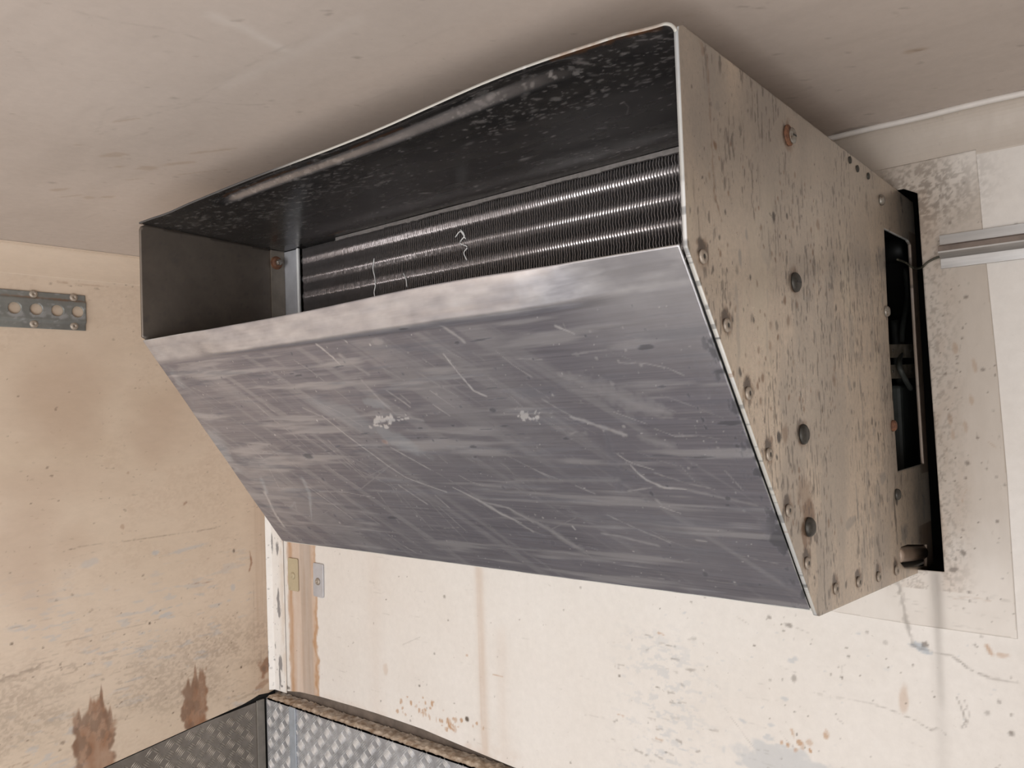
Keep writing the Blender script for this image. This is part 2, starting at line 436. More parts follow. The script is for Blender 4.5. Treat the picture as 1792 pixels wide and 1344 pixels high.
cv.C[..., 0] = np.maximum(cv.C[..., 0], gb * (.16 + .20 * fbm(U, V, 70, 10, 13)))
# bare chipped marks down the white corner
for (px, py, wd, hh) in [(478, 950, 3, 26), (487, 960, 4, 22), (489, 1050, 4.5, 38), (491, 1068, 6, 16), (493, 1160, 6, 22), (492, 1185, 4, 30), (497, 1135, 3, 8), (503, 1203, 10, 6), (476, 1150, 3, 60)]:
    c = W(px, py); cv.blob(c, wd * .001, hh * .00085, 0, .75, 0, .8, 160, .5, px, .25)
# vertical tan runs
def run(px, py0, py1, wpx, val, ch=1, seed=1):
    a, b = W(px, py0), W(px + (py1 - py0) * .01, py1); x = (a[0] + b[0]) / 2
    m = np.exp(-((U - x) / (wpx * .0007)) ** 2) * sst(V, b[1] - .03, b[1] + .01) * (1 - sst(V, a[1] - .02, a[1] + .02)) * (.45 + .9 * fbm(U, V, 60, 5, seed))
    cv.C[..., ch] = np.maximum(cv.C[..., ch], val * np.clip(m, 0, 1))
run(842, 985, 1344, 16, .34, 1, 4); run(838, 985, 1344, 5, .3, 1, 5); run(880, 1100, 1344, 26, .10, 1, 6)
run(655, 960, 1300, 40, .07, 1, 7); run(1640, 1000, 1230, 8, .30, 0, 8); run(1646, 1120, 1400, 13, .14, 0, 9)
msk = np.exp(-((U - W(1165, 1250)[0]) / .085) ** 2) * sst(-V, .70, .80) * sst(fbm(U, V, 70, 130, 12), .56, .66)
cv.C[..., 3] = np.maximum(cv.C[..., 3], .35 * msk)
for k in range(70):
    c = W(rng.normal(1165, 45), rng.uniform(1110, 1340)); cv.line([c, c + np.array([rng.uniform(.004, .018), rng.normal() * .002])], rng.uniform(.0016, .004), 3 if k % 2 else 0, rng.uniform(.3, .7), .8)
for (px, py) in ((1152, 1108), (1081, 1250), (1148, 1292)):
    c = W(px, py); cv.line([c, c + np.array([.012, -.001])], .003, 1, .8, .8)
# cracks
crack = [(1571, 1018), (1578, 1045), (1587, 1090), (1597, 1128), (1603, 1133)]
Wl(crack, [.0065, .005, .005, .0045, .004], ch=0, val=.55, rough=.8)
Wl([(1603, 1133), (1640, 1143), (1665, 1147), (1683, 1160), (1692, 1169), (1712, 1178), (1737, 1188), (1762, 1191), (1782, 1194)], .0028, ch=0, val=.6, rough=.8)
cv.blob(W(1612, 1133), .013, .006, 3, .9, -.3, .7, 140, 1, 2, .25); cv.blob(W(1620, 1128), .005, .005, 0, .7, 0, .7, 140, 1, 2, .25)
Wl([(1425, 1213), (1470, 1222), (1520, 1230), (1560, 1243), (1600, 1260), (1625, 1275), (1640, 1276), (1655, 1284)], .0018, ch=0, val=.5, rough=.9)
Wl([(1628, 1277), (1642, 1273), (1655, 1287)], .003, ch=0, val=.6, rough=.8)
Wl([(1675, 1221), (1685, 1245), (1690, 1262), (1684, 1272)], .0022, ch=0, val=.65); Wl([(1688, 1225), (1697, 1250), (1690, 1273)], .0016, ch=0, val=.5)
Wl([(1474, 1178), (1474, 1166), (1480, 1162)], .0016, ch=0, val=.5)
Wl([(1268, 1240), (1300, 1283), (1320, 1310), (1345, 1315)], .0014, ch=0, val=.35)
Wl([(1365, 1280), (1385, 1307)], .0014, ch=0, val=.35); Wl([(1465, 1258), (1478, 1268)], .0018, ch=0, val=.4)
Wl([(1290, 1080), (1310, 1092)], .0016, ch=0, val=.3); Wl([(1385, 1095), (1420, 1110)], .0014, ch=0, val=.35)
cv.blob(W(1380, 1094), .005, .004, 0, .6, 0, .6, 160); cv.blob(W(1389, 1187), .004, .005, 0, .5, 0, .6, 160); cv.blob(W(1473, 1185), .002, .003, 0, .8, .5)
cv.blob(W(1581, 1223), .007, .021, 1, .35, -.1, .3, 60, 1, 3, .3)
Wl([(1727, 1130), (1734, 1144)], .005, ch=1, val=.8); Wl([(1706, 1128), (1710, 1132)], .003, ch=0, val=.6); cv.blob(W(1752, 1146), .009, .004, 1, .45, 0, .6, 140)
cv.blob(W(1686, 967), .004, .006, 0, .6, .5, .7, 150); cv.blob(W(1670, 998), .008, .004, 0, .6, .4, .8, 150)
Wl([(1655, 1005), (1668, 1015), (1690, 1014)], .006, ch=0, val=.35, rough=.9)
# blue-grey scuffed repaint low down
cv.blob(W(1412, 1358), .120, .030, 3, .5, -.10, .45, 40, 1, 6, .12)
for k in range(14):
    c = W(rng.uniform(1290, 1420), rng.uniform(1140, 1344)); cv.blob(c, .006, .003, 3, .5, rng.uniform(-.5, .5), .8, 120, 1, k)
# brown dirt chips near kick plate
def chipfn(u, v): return 1
for (px, py, n, sx, sy) in [(735, 1245, 26, 22, 22), (790, 1265, 22, 22, 14), (1410, 1300, 10, 25, 12)]:
    for k in range(n):
        c = W(px + rng.normal() * sx, py + rng.normal() * sy * .7 + 0); cv.blob(c, rng.uniform(.0015, .005), rng.uniform(.002, .007), 1, rng.uniform(.35, .85), rng.uniform(-.4, .4), .8, 120, 1, k)
Wl([(783, 1258), (787, 1272), (795, 1279)], [.006, .007, .004], ch=1, val=.95); cv.blob(W(817, 1258), .0055, .005, 0, .95, .3, .6, 160); cv.blob(W(817, 1147), .003, .002, 1, .5)
low = sst(-V, 1.02, 1.075) * sst(fbm(U, V, 25, 25, 31), .42, .7) * (U < .35)
cv.C[..., 1] = np.maximum(cv.C[..., 1], low * .35)
Wl([(862, 1180), (880, 1184)], .0015, ch=1, val=.8); Wl([(705, 1128), (735, 1115)], .002, ch=0, val=.35)
cv.blob(W(675, 1172), .008, .012, 1, .25, 0, .6, 60)
# grime by the opening and under the bead
d = np.hypot((U - 1.03) / .09, (V + .05) / .07); cv.C[..., 0] = np.maximum(cv.C[..., 0], .42 * (1 - sst(d, .3, 1.4)) * sst(fbm(U, V, 230, 260, 17, 4), .36, .62))
g2 = np.exp(-((U - 1.05) / .028) ** 2) * (V < -.05) * (V > -.60) * (U > 1.02) * sst(fbm(U, V, 120, 30, 18), .42, .66) * .35
cv.C[..., 0] = np.maximum(cv.C[..., 0], g2)
cv.specks(160, (XL + .05, 1.18, -1.05, .0), .0013, 0, .8, 21)
cv.specks(110, (.75, 1.18, -.95, -.62), .0012, 0, .7, 22)
for k in range(70):      # short faint horizontal scuffs
    x, z = rng.uniform(-.35, 1.15), rng.uniform(-1.05, -.62); L = rng.uniform(.01, .06); a = rng.normal(-.05, .12)
    cv.line([(x, z), (x + L, z + L * math.tan(a))], rng.uniform(.0009, .0018), 0, rng.uniform(.12, .38), .8)
cv.specks(60, (.5, 1.16, -.95, -.62), .0018, 3, .5, 23, asp=.5)
posY = lambda y: (lambda U, V: np.stack([U, np.full_like(U, y), V], -1))
def wavy_front(U, V):
    D = np.zeros(U.shape + (3,)); m = V < -1.06; t = np.where(m, 1.0, 0)
    D[..., 2] = t * (.006 * (vnoise(U, V, 14, 1, 3) - .5) + .003 * (vnoise(U, V, 60, 1, 4) - .5)); return D
wb = [tuple(W(*p)) for p in [(476, 1206), (500, 1209), (525, 1211), (560, 1219), (611, 1233.6), (655, 1247), (700, 1262), (740, 1276), (780, 1293), (830, 1314), (900, 1343)]]
wb = [(XL - .001, wb[0][1])] + wb + [(XR + .001, -1.067), (XR + .001, ZC + .001), (XL - .001, ZC + .001)]
props(sheet('wall_front', us, vz, posY(0.), M_front, None, wb, [HOLE], cv, thick=0), 'cream bulkhead wall carrying the cooling unit', kind='structure')
# backing of the lower wall
mb = MB(); mb.box((XL - .02, .013, ZF), (XR, .05, -1.04)); props(mb.build('wall_front_lower', M_back), kind='structure')

# recess behind the opening
mb = MB(); e = .004
for a, b in [((-.06, .003, -.64), (1.12, .36, -.625)), ((-.06, .003, -.02), (1.12, .36, -.005)), ((-.075, .003, -.64), (-.06, .36, -.005)), ((1.12, .003, -.64), (1.135, .36, -.005)), ((-.075, .36, -.64), (1.135, .375, -.005))]:
    mb.box(a, b)
props(mb.build('wall_recess', M_void), 'dark recess behind the cooling unit', kind='structure')

# patched sheet around the opening (thin cream sheet riveted over the wall)
PO = [tuple(W(*p)) for p in [(1708, 262), (1720, 400), (1745, 640), (1762, 830), (1781, 1118), (1600, 1093), (1470, 1072)]] + [(-.12, -.667), (-.12, -.012)]
us2 = np.arange(.80, 1.135, .002); vz2 = np.arange(-.69, -.004, .002)
PO2 = [p for p in PO[:7]] + [(.82, -.664), (.82, -.012)]
c2 = Canvas(us2, vz2); U2, V2 = c2.U, c2.V
def P2(pts, w, **k): c2.line([W(*p) for p in pts], w, **k)
dg = np.hypot((U2 - 1.03) / .085, (V2 + .06) / .07)
c2.C[..., 0] = np.maximum(c2.C[..., 0], .55 * (1 - sst(dg, .2, 1.3)) * sst(fbm(U2, V2, 230, 260, 17, 4), .36, .62))
edgeg = sst(-(U2 - 1.085), 0, .05) * (V2 < -.05) * (V2 > -.62)
c2.C[..., 1] = np.maximum(c2.C[..., 1], edgeg * .22 * sst(fbm(U2, V2, 40, 14, 19), .35, .7))
c2.C[..., 0] = np.maximum(c2.C[..., 0], edgeg * .35 * sst(fbm(U2, V2, 300, 240, 20, 4), .48, .7))
c2.C[..., 2] = np.maximum(c2.C[..., 2], .55 * sst(-V2, .46, .66) * (0.6 + .4 * fbm(U2, V2, 30, 30, 14)))
c2.C[..., 2] = np.maximum(c2.C[..., 2], .5 * (1 - sst(-V2, .02, .10)) * sst(U2, 1.03, 1.09))
P2([(1571, 1018), (1578, 1045), (1587, 1090)], .0055, ch=0, val=.55, rough=.8)
m = np.exp(-((U2 - W(1640, 1050)[0]) / .009) ** 2) * sst(-V2, .585, .60) * (.4 + .8 * fbm(U2, V2, 90, 12, 7)); c2.C[..., 0] = np.maximum(c2.C[..., 0], m * .5)
for k in range(26):
    x, z = rng.uniform(.95, 1.09), rng.uniform(-.67, -.60); L = rng.uniform(.01, .05)
    c2.line([(x, z), (x + L, z - L * .12)], .0011, 0, rng.uniform(.15, .4), .8)
P2([(1665, 1048), (1700, 1044), (1735, 1052)], .0016, ch=1, val=.35)
c2.blob(W(1686, 967), .003, .005, 0, .7, .5, .7, 150); c2.blob(W(1669, 996), .006, .003, 0, .7, .4, .8, 150)
P2([(1652, 1002), (1662, 1012), (1680, 1013)], .006, ch=0, val=.45, rough=.9)
P2([(1645, 825), (1650, 838), (1655, 842)], .002, ch=0, val=.8); P2([(1693, 855), (1686, 868), (1684, 880)], .0014, ch=1, val=.5)
P2([(1729, 772), (1743, 783)], .0015, ch=1, val=.5)
c2.specks(150, (1.02, 1.12, -.66, -.02), .0011, 0, .8, 33)
for (px, py) in [(1663, 735), (1668, 760), (1700, 700), (1690, 745), (1706, 640), (1672, 610)]: c2.blob(W(px, py), .003, .008, 1, .35, .1, .7, 90, 1, px)
po = sheet('wall_front_patch', us2, vz2, posY(-.0016), M_patch, None, PO2, [HOLE], c2, thick=.0012, out=(0, -1, 0))
props(po, 'thin greyish cream sheet patched around the opening', kind='structure')

# ---- left side wall: y, z
LB = [(0.0, -1.066), (-.016, -1.0685), (-.045, -1.0655), (-.062, -1.070), (-.0926, -1.0765), (-.199, -1.087), (-.367, -1.1045), (-.8, -1.15), (-.95, -1.16)]
uy = axis_pts(YB, 0., -.72, 0., .0024); vz3 = axis_pts(-1.17, ZC, -1.17, ZC, .0028)
c3 = Canvas(uy, vz3); U3, V3 = c3.U, c3.V
L_ = lambda u, v: hit(u, v, 0, XL)[[1, 2]]
def Ll(pts, w, **k): c3.line([L_(*p) for p in pts], w, **k)
for (px, py, rx, ry, val) in [(90, 700, .10, .10, .30), (110, 640, .08, .06, .22), (290, 725, .07, .07, .26), (265, 770, .05, .05, .22), (60, 850, .14, .04, .2), (50, 980, .06, .12, .25), (120, 960, .05, .04, .2), (455, 1120, .03, .3, .2)]:
    c3.blob(L_(px, py), rx, ry, 1, val * .8, 0, .7, 11, 1, px, .8)
fine = sst(fbm(U3, V3, 150, 210, 45, 4), .35, .68)
bandc = sst(-V3, .80, .93) * sst(fbm(U3, V3, 5, 12, 41), .36, .62) * (1 - sst(-V3, 1.0, 1.08))
c3.C[..., 0] = np.maximum(c3.C[..., 0], bandc * (.08 + .24 * fine))
c3.C[..., 0] = np.maximum(c3.C[..., 0], sst(-V3, .72, .9) * sst(fbm(U3, V3, 40, 260, 43), .60, .70) * sst(fbm(U3, V3, 6, 9, 47), .40, .6) * .28)
c3.C[..., 3] = np.maximum(c3.C[..., 3], sst(-V3, .60, .8) * sst(fbm(U3, V3, 26, 130, 44), .60, .70) * .40 * sst(fbm(U3, V3, 6, 9, 48), .45, .6))
c3.C[..., 1] = np.maximum(c3.C[..., 1], .10 * fine * sst(fbm(U3, V3, 7, 9, 49), .4, .6))
c3.C[..., 1] = np.maximum(c3.C[..., 1], .30 * sst(U3, -.050, -.044) * (V3 < -.3) * (.4 + .8 * fbm(U3, V3, 200, 8, 50)))
Ll([(110, 965), (140, 957), (180, 952), (230, 945), (270, 940), (300, 936), (345, 930), (385, 922)], .0022, ch=0, val=.62, rough=.7)
Ll([(60, 1137), (160, 1112), (250, 1092), (300, 1077)], .0014, ch=0, val=.5)
Ll([(0, 1105), (50, 1092), (90, 1083)], .0016, ch=0, val=.5); Ll([(0, 1192), (40, 1178), (70, 1168)], .008, ch=0, val=.55, rough=.9)
Ll([(10, 1185), (60, 1170), (75, 1160)], .004, ch=0, val=.7, rough=.9)
Ll([(330, 1022), (355, 1020), (372, 1018)], .0018, ch=1, val=.7)
Ll([(444, 1020), (444, 1090), (445, 1150), (446, 1185)], .002, ch=0, val=.42, rough=.9)
Ll([(437, 965), (440, 985), (436, 1000)], [.003, .0065, .003], ch=1, val=.95)
c3.blob(L_(409, 964), .003, .005, 0, .8); c3.blob(L_(262, 1091), .003, .003, 0, .9); c3.blob(L_(422, 1168), .003, .003, 0, .9); c3.blob(L_(383, 1058), .0025, .0025, 0, .7); c3.blob(L_(398, 1167), .004, .0015, 0, .7, .4)
c3.blob(L_(463, 1168), .020, .022, 1, .85, 0, .8, 70, 1, 4); c3.blob(L_(462, 1170), .008, .010, 0, .6, 0, .6, 100); c3.blob(L_(460, 1198), .022, .008, 1, .6, .3, .8, 90)
c3.blob(L_(323, 882), .006, .004, 1, .6, .5, .8, 120); c3.blob(L_(215, 922), .005, .005, 1, .4, 0, .8, 120); c3.blob(L_(224, 828), .003, .003, 1, .4)
c3.blob(L_(272, 967), .010, .006, 3, .6, .1, .7, 80); c3.blob(L_(320, 963), .05, .004, 3, .45, .1, .7, 60); c3.blob(L_(160, 985), .02, .008, 3, .35, .1, .7, 60)
c3.blob(L_(272, 1073), .012, .005, 3, .6, .1, .8, 80); c3.blob(L_(290, 1076), .015, .004, 3, .6, .1, .8, 80); c3.blob(L_(408, 1028), .006, .008, 3, .5, .1, .7, 80)
# rust leaks running down to the kick plate
for (px, w_) in ((340, .052), (165, .075)):
    c = L_(px, 1200 if px == 340 else 1245); x0 = c[0]
    top = c[1] + .035 + .03 * (vnoise(U3, V3, 160, 3, px) - .5) * 2 + .02 * (vnoise(U3, V3, 60, 2, px + 1) - .5) * 2
    top = top - .7 * np.abs(U3 - x0)
    m = (1 - sst(V3, top - .012, top + .006)) * (1 - sst(np.abs(U3 - x0 + .016 * (vnoise(U3, V3, 40, 60, 6) - .5) + .006 * (vnoise(U3, V3, 90, 160, 8) - .5)), w_ * .5, w_ * .62))
    c3.C[..., 1] = np.maximum(c3.C[..., 1], m * (.55 + .5 * fbm(U3, V3, 60, 30, px + 3)))
    c3.C[..., 0] = np.maximum(c3.C[..., 0], m * sst(fbm(U3, V3, 70, 40, px + 7), .50, .62) * .45)
# seams near the ceiling
Ll([(0, 423), (60, 431), (120, 441), (241, 452)], .0035, ch=0, val=.32); Ll([(0, 445), (60, 450), (160, 460)], .0016, ch=0, val=.2)
Ll([(26, 467), (45, 469), (58, 471), (70, 473)], .004, ch=0, val=.6, rough=.9); Ll([(100, 493), (118, 495)], .0035, ch=1, val=.55); Ll([(132, 497), (190, 502)], .003, ch=1, val=.45, rough=.9)
c3.blob(L_(183, 484), .0025, .003, 0, .9); c3.blob(L_(231, 470), .0025, .003, 0, .8); c3.blob(L_(200, 495), .004, .002, 0, .7)
c3.C[..., 2] = np.maximum(c3.C[..., 2], .35 * np.exp(-((V3 - .000) / .012) ** 2) * (V3 > -.03))  # pale band painted in as the cove's highlight
c3.specks(260, (-.72, -.02, -1.07, .03), .0014, 0, .7, 51, asp=.6)
c3.specks(120, (-.72, -.1, -1.07, -.75), .0017, 0, .85, 52, asp=.7)
c3.specks(250, (-.72, -.02, -1.07, .0), .0022, 1, .38, 53, asp=.45)
for k in range(60):
    y, z = rng.uniform(-.7, -.05), rng.uniform(-1.03, -.55); Lk = rng.uniform(.01, .07)
    c3.line([(y, z), (y + Lk, z + Lk * .13)], rng.uniform(.0009, .0016), 0, rng.uniform(.12, .35), .9)
posX = lambda x: (lambda U, V: np.stack([np.full_like(U, x), U, V], -1))
outl = [(0, ZC + .001)] + LB + [(YB - .001, -1.16), (YB - .001, ZC + .001)]
props(sheet('wall_left', uy, vz3, posX(XL), M_left, None, outl, (), c3), 'stained tan side wall', kind='structure')
mb = MB(); mb.box((XL - .06, YB, ZF), (XL - .012, .012, -1.0)); props(mb.build('wall_left_lower', M_void), kind='structure')

# ---- ceiling: x, y
ux = axis_pts(XL, XR, XL, 1.35, .004); uy4 = axis_pts(YB, 0., -1.05, 0., .004)
c4 = Canvas(ux, uy4); C_ = lambda u, v: hit(u, v, 2, ZC)[[0, 1]]
def Cl(pts, w, **k): c4.line([C_(*p) for p in pts], w, **k)
q8 = lambda X, Y: (X / 2.56, Y / 2.56)
for (X, Y, rx, ry) in [(500, 697, .020, .008), (650, 755, .016, .010), (790, 733, .026, .007), (545, 745, .010, .004), (980, 674, .045, .003), (900, 682, .012, .004), (262, 850, .018, .006), (330, 877, .025, .004), (395, 885, .012, .006), (490, 882, .012, .006), (600, 803, .02, .002), (550, 540, .02, .002), (870, 775, .05, .002), (350, 650, .006, .003)]:
    c4.blob(C_(*q8(X, Y)), rx, ry, 1, .38, .45, .8, 60, 1, X, .2)
for pts in [[(340, 645), (380, 652), (430, 660)], [(425, 600), (450, 560), (470, 505), (510, 475)], [(440, 605), (520, 575), (560, 560)], [(600, 610), (650, 600), (690, 560)], [(520, 540), (600, 520)], [(800, 765), (900, 790), (960, 805)], [(40, 210), (130, 275)], [(330, 50), (560, 105), (740, 130), (910, 180)], [(700, 480), (900, 455), (1100, 470), (1250, 465)], [(650, 520), (850, 470), (1180, 250), (1400, 160)]]:
    Cl([q8(*p) for p in pts], .003, ch=0, val=.22, rough=.8)
Cl([q8(950, 70), q8(1100, 130), q8(1280, 230)], .012, ch=2, val=.22, soft=.9)
Cl([q8(1000, 390), q8(1300, 250), q8(1600, 90)], .014, ch=2, val=.12, soft=.9)
for (px, py) in [(1295, 12), (1330, 14), (1585, 14), (1605, 88), (1468, 158), (1360, 95), (1490, 117), (1790, 80), (1532, 215), (1520, 200), (1410, 140), (1383, 172), (416, 36), (575, 18)]:
    c4.blob(C_(px, py), .006, .002, 0, .35, .6, .8, 140, 1, px)
c4.blob(C_(1603, 88), .012, .006, 1, .6, .4, .5, 60)
c4.blob(C_(1500, 228), .03, .02, 0, .55, 0, .6, 60, 1, 5)
c4.specks(200, (XL, 1.3, -1.0, 0), .0024, 0, .4, 61)
for k in range(90):
    x, y = rng.uniform(-.5, 1.2), rng.uniform(-.95, -.05); Lk = rng.uniform(.02, .12); a = rng.normal(.5, .5)
    c4.line([(x, y), (x + Lk * math.cos(a), y + Lk * math.sin(a))], .003, 0, rng.uniform(.05, .16), .8)
c4.C[..., 0] = np.maximum(c4.C[..., 0], .07 * sst(fbm(c4.U, c4.V, 5, 22, 69), .45, .75))
c4.specks(60, (XL, 1.3, -1.0, 0), .004, 1, .2, 62, asp=.4)
posZ = lambda z: (lambda U, V: np.stack([U, V, np.full_like(U, z)], -1))
props(sheet('ceiling', ux, uy4, posZ(ZC), M_ceil, None, None, (), c4), 'stained beige ceiling panel', kind='structure')

# floor, right wall
for nm, a, b, mt in [('floor', (XL - .06, YB, ZF - .04), (XR, .05, ZF), M_floor), ]:
    mb = MB(); mb.box(a, b); props(mb.build(nm, mt), kind='structure')

mb = MB(); mb.box((XR, -1.4, ZF), (XR + .04, .05, ZC)); mb.box((XR, YB, ZF), (XR + .04, -2.7, ZC)); mb.box((XR, -2.7, -.25), (XR + .04, -1.4, ZC))
props(mb.build('wall_right', M_front), 'cream side wall with an open doorway', kind='structure')
# coving strips along the top of the walls
def cove(name, axis, lo, hi, mat):
    prof = [(.0, -.0005), (.024, -.0005), (.024, -.004)] + [(.024 - .0232 * math.sin(a), -.004 - .060 * (1 - math.cos(a))) for a in np.linspace(0.15, math.pi / 2, 12)] + [(.0, -.066)]
    n = 2; V_ = []; F_ = []
    for e_ in (lo, hi):
        for (d, z) in prof:
            V_.append((e_, -d, ZC + z) if axis == 'x' else (XL + d, e_, ZC + z))
    m_ = len(prof)
    for i in range(m_): F_.append((i, (i + 1) % m_, (i + 1) % m_ + m_, i + m_))
    F_ += [tuple(range(m_)), tuple(range(2 * m_ - 1, m_ - 1, -1))]
    return props(frompy(name, V_, F_, mat, None, False), kind='structure')
cove('trim_1', 'x', XL, XR, M_patch); cove('trim_2', 'y', YB, 0, M_left)
mb = MB(); pts = [(x, -.0225 + .0008 * math.sin(x * 23), ZC - .0035 + .0006 * math.sin(x * 41)) for x in np.linspace(XL + .02, XR, 60)]
mb.tube(pts, .0044, 10); props(mb.build('trim_3', M_bead, smooth=True), 'pale bead of sealant along the ceiling joint', kind='structure')
# corner trim
cw = W(500, 1080)[0]
uc = np.arange(XL + .0005, cw, .0012); vc = np.arange(-1.0615, -.02, .002)
cc = Canvas(uc, vc)
for (px, py, wd, hh) in [(478, 950, 3, 26), (487, 960, 5, 24), (489, 1050, 5.5, 40), (491, 1068, 7, 18), (493, 1160, 7, 24), (492, 1185, 5, 30), (484, 1130, 3, 12), (477, 1150, 3, 60), (496, 1200, 6, 5)]:
    c = W(px, py); cc.blob(c, wd * .0010, hh * .0008, 0, .9, 0, .8, 170, .4, px, .25)
cc.C[..., 1] = np.maximum(cc.C[..., 1], .35 * sst(cc.U, cw - .03, cw) * sst(fbm(cc.U, cc.V, 40, 20, 5), .35, .65))
cc.specks(40, (XL, cw, -1.06, -.6), .0016, 0, .8, 120)
M_chip = paint_mat('flaking_white_paint', (.80, .775, .74), (.74, .70, .65), dark=(.21, .20, .20), rust=(.45, .30, .16), rough=.5, speck=.5)
tr = sheet('trim_4', uc, vc, lambda U, V: np.stack([U, -.0035 - .011 * (1 - sst(U, XL, XL + .014)), V], -1), M_chip, None, None, (), cc, thick=.0015, out=(0, -1, 0)); props(tr, 'white flaking corner strip', kind='structure')

# ---- kick plates of tread plate
def tread_plate(name, fo, w0, w1, z0, z1, mat, n_off, clip=None, seed=1, pitch=.032, mono=False):
    """fo(u,z,h)->3D; plate with five-bar tread as raised lozenges"""
    r = random.Random(seed); mb = MB()
    poly = clip or [(w0, z0), (w1, z0), (w1, z1), (w0, z1)]
    mb.add([fo(u, z, 0) for u, z in poly] + [fo(u, z, -.004) for u, z in poly],
           [tuple(range(len(poly))), tuple(range(2 * len(poly) - 1, len(poly) - 1, -1))] + [(i, (i + 1) % len(poly), (i + 1) % len(poly) + len(poly), i + len(poly)) for i in range(len(poly))])
    ni = int((w1 - w0) / pitch) + 2; nj = int((z1 - z0) / pitch) + 2
    pa = np.array(poly)
    for i in range(ni):
        for j in range(nj):
            cu_, cz = w0 + (i + .5) * pitch, z1 - (j + .35) * pitch
            ang = math.radians(45) if (i + j) % 2 else math.radians(-45)
            if cz < z1 - .42: continue
            dx, dz = math.cos(ang), math.sin(ang); nx, nz = -dz, dx
            for k in range(-2, 3):
                bu, bz = cu_ + nx * k * pitch * .175, cz + nz * k * pitch * .175
                L = pitch * .46; wd = pitch * .062
                ends = [(bu - dx * L, bz - dz * L), (bu, bz), (bu + dx * L, bz + dz * L)]
                if not all(inpoly(np.array([e_[0]]), np.array([e_[1]]), poly)[0] for e_ in ends): continue
                a, b, c = ends
                V_ = [fo(a[0], a[1], .0001), fo(b[0] + nx * wd, b[1] + nz * wd, .0001), fo(c[0], c[1], .0001), fo(b[0] - nx * wd, b[1] - nz * wd, .0001),
                      fo(b[0] - dx * L * .6, b[1] - dz * L * .6, .0020), fo(b[0] + dx * L * .6, b[1] + dz * L * .6, .0020)]
                mb.add(V_, [(0, 1, 4), (1, 5, 4), (1, 2, 5), (2, 3, 5), (3, 4, 5), (3, 0, 4)])
    nb = len(poly) + 2
    return frompy(name, mb.V, mb.F, mat, None, False, [0] * nb + [1] * (len(mb.F) - nb))
M_barf = simple('worn_tread_bars', (.88, .88, .88), .33, .7, .2, 90)
M_barl = simple('worn_brown_tread_bars', (.55, .51, .46), .36, .7, .25, 90)
ZL = -1.076
fp = bpy.data.objects.new('kick_plate', None); COL.objects.link(fp); fp.location = (.2, 0, ZF)
props(fp, 'silver tread plate kick panel with dirty ledge on the front wall', 'kick plate')
def par(o, p):
    o.parent = p; o.matrix_parent_inverse = Matrix.Translation(-Vector(p.location)); return o
YF = -.0285
plate = tread_plate('tread_sheet', lambda u, z, h: (u, YF - h, z), XL + .008, XR - .01, ZF + .01, ZL, [M_tread_f, M_barf], 0, seed=3, pitch=.027); par(plate, fp)
# ledge with dirt
ul = np.arange(XL + .01, 1.0, .003); vl = np.arange(YF - .0008, .0125, .0022)
def dl(U, V):
    D = np.zeros(U.shape + (3,)); D[..., 2] = .008 * fbm(U, V, 70, 90, 77) * sst(V, YF, YF + .008) + .0005 + .0015 * sst(vnoise(U, V, 170, 20, 5), .5, .7); return D
cl_ = sheet('dirt_layer', ul, vl, posZ(ZL), M_dirt, fp, None, (), None, disp=dl); par(cl_, fp); cl_['kind'] = 'stuff'; cl_['label'] = 'crust of brown dirt and rust chips on the ledge'
mb = MB(); mb.box((XL + .01, YF, ZL - .004), (XR - .01, .012, ZL)); par(mb.build('ledge', M_tread_f), fp)
mb = MB(); mb.box((-.492, YF - .0045, ZF + .02), (-.467, YF - .0005, ZL - .001)); q = mb.build('joint_strip', M_trimR, bevel=.001); par(q, fp); q['label'] = 'pale metal strip over the plate joint'
lp = bpy.data.objects.new('kick_plate', None); COL.objects.link(lp); lp.location = (XL, -.6, ZF)
props(lp, 'brownish grey tread plate kick panel on the left wall', 'kick plate')
zl = lambda y: -1.084 + (y + .05) * .10 if y < -.2 else -1.084 + (y + .05) * .09
clipL = [(-1.6, ZF + .01), (-.047, ZF + .01), (-.047, -1.083), (-.2, -1.0905), (-.37, -1.108), (-.8, -1.153), (-1.6, -1.235)]
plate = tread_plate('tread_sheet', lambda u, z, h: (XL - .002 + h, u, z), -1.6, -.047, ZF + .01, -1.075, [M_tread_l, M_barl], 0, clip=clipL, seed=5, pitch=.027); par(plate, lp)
mb = MB(); mb.box((XL - .004, -.052, ZF + .02), (XL + .002, -.030, -1.080)); q = mb.build('corner_strip', M_trimL, bevel=.001); par(q, lp)

# =================================================================== TRACKS, PLATES, WIRE
# left logistics track with round holes
tk = bpy.data.objects.new('cargo_track', None); COL.objects.link(tk); tk.location = (XL, -.9, -.09)
props(tk, 'grey galvanised cargo track with round holes riveted to the left wall', 'cargo track')
y0t, y1t = -1.5, -.466
hy = [-.6128 - .0428 * k for k in range(-3, 20)]
circ = lambda cy, cz, r: [(cy + r * math.cos(a), cz + r * math.sin(a)) for a in np.linspace(0, 2 * math.pi, 20, endpoint=False)]
ut = np.arange(y0t, y1t + .0001, .0022); vt = np.arange(-.1305, -.0499, .0021)
ct = Canvas(ut, vt)
ct.specks(60, (-.7, -.47, -.13, -.05), .004, 2, .55, 71, asp=.5); ct.line([(-.7, -.0625), (-.58, -.0635), (-.47, -.0655)], .004, 1, .8, .8)
for k, y in enumerate(hy):
    if y > -.75: ct.blob((y + .003, -.100), .015, .006, 2, .6, 0, .8, 120, 1, k)
def trk_disp(U, V):
    D = np.zeros(U.shape + (3,)); D[..., 0] = .0045 * sst(V, -.117, -.112) * (1 - sst(V, -.068, -.063)); return D
holes = [circ(y, -.0895 + .0015 * (y + .5), .0125) for y in hy if y0t < y - .02 and y < y1t - .012]
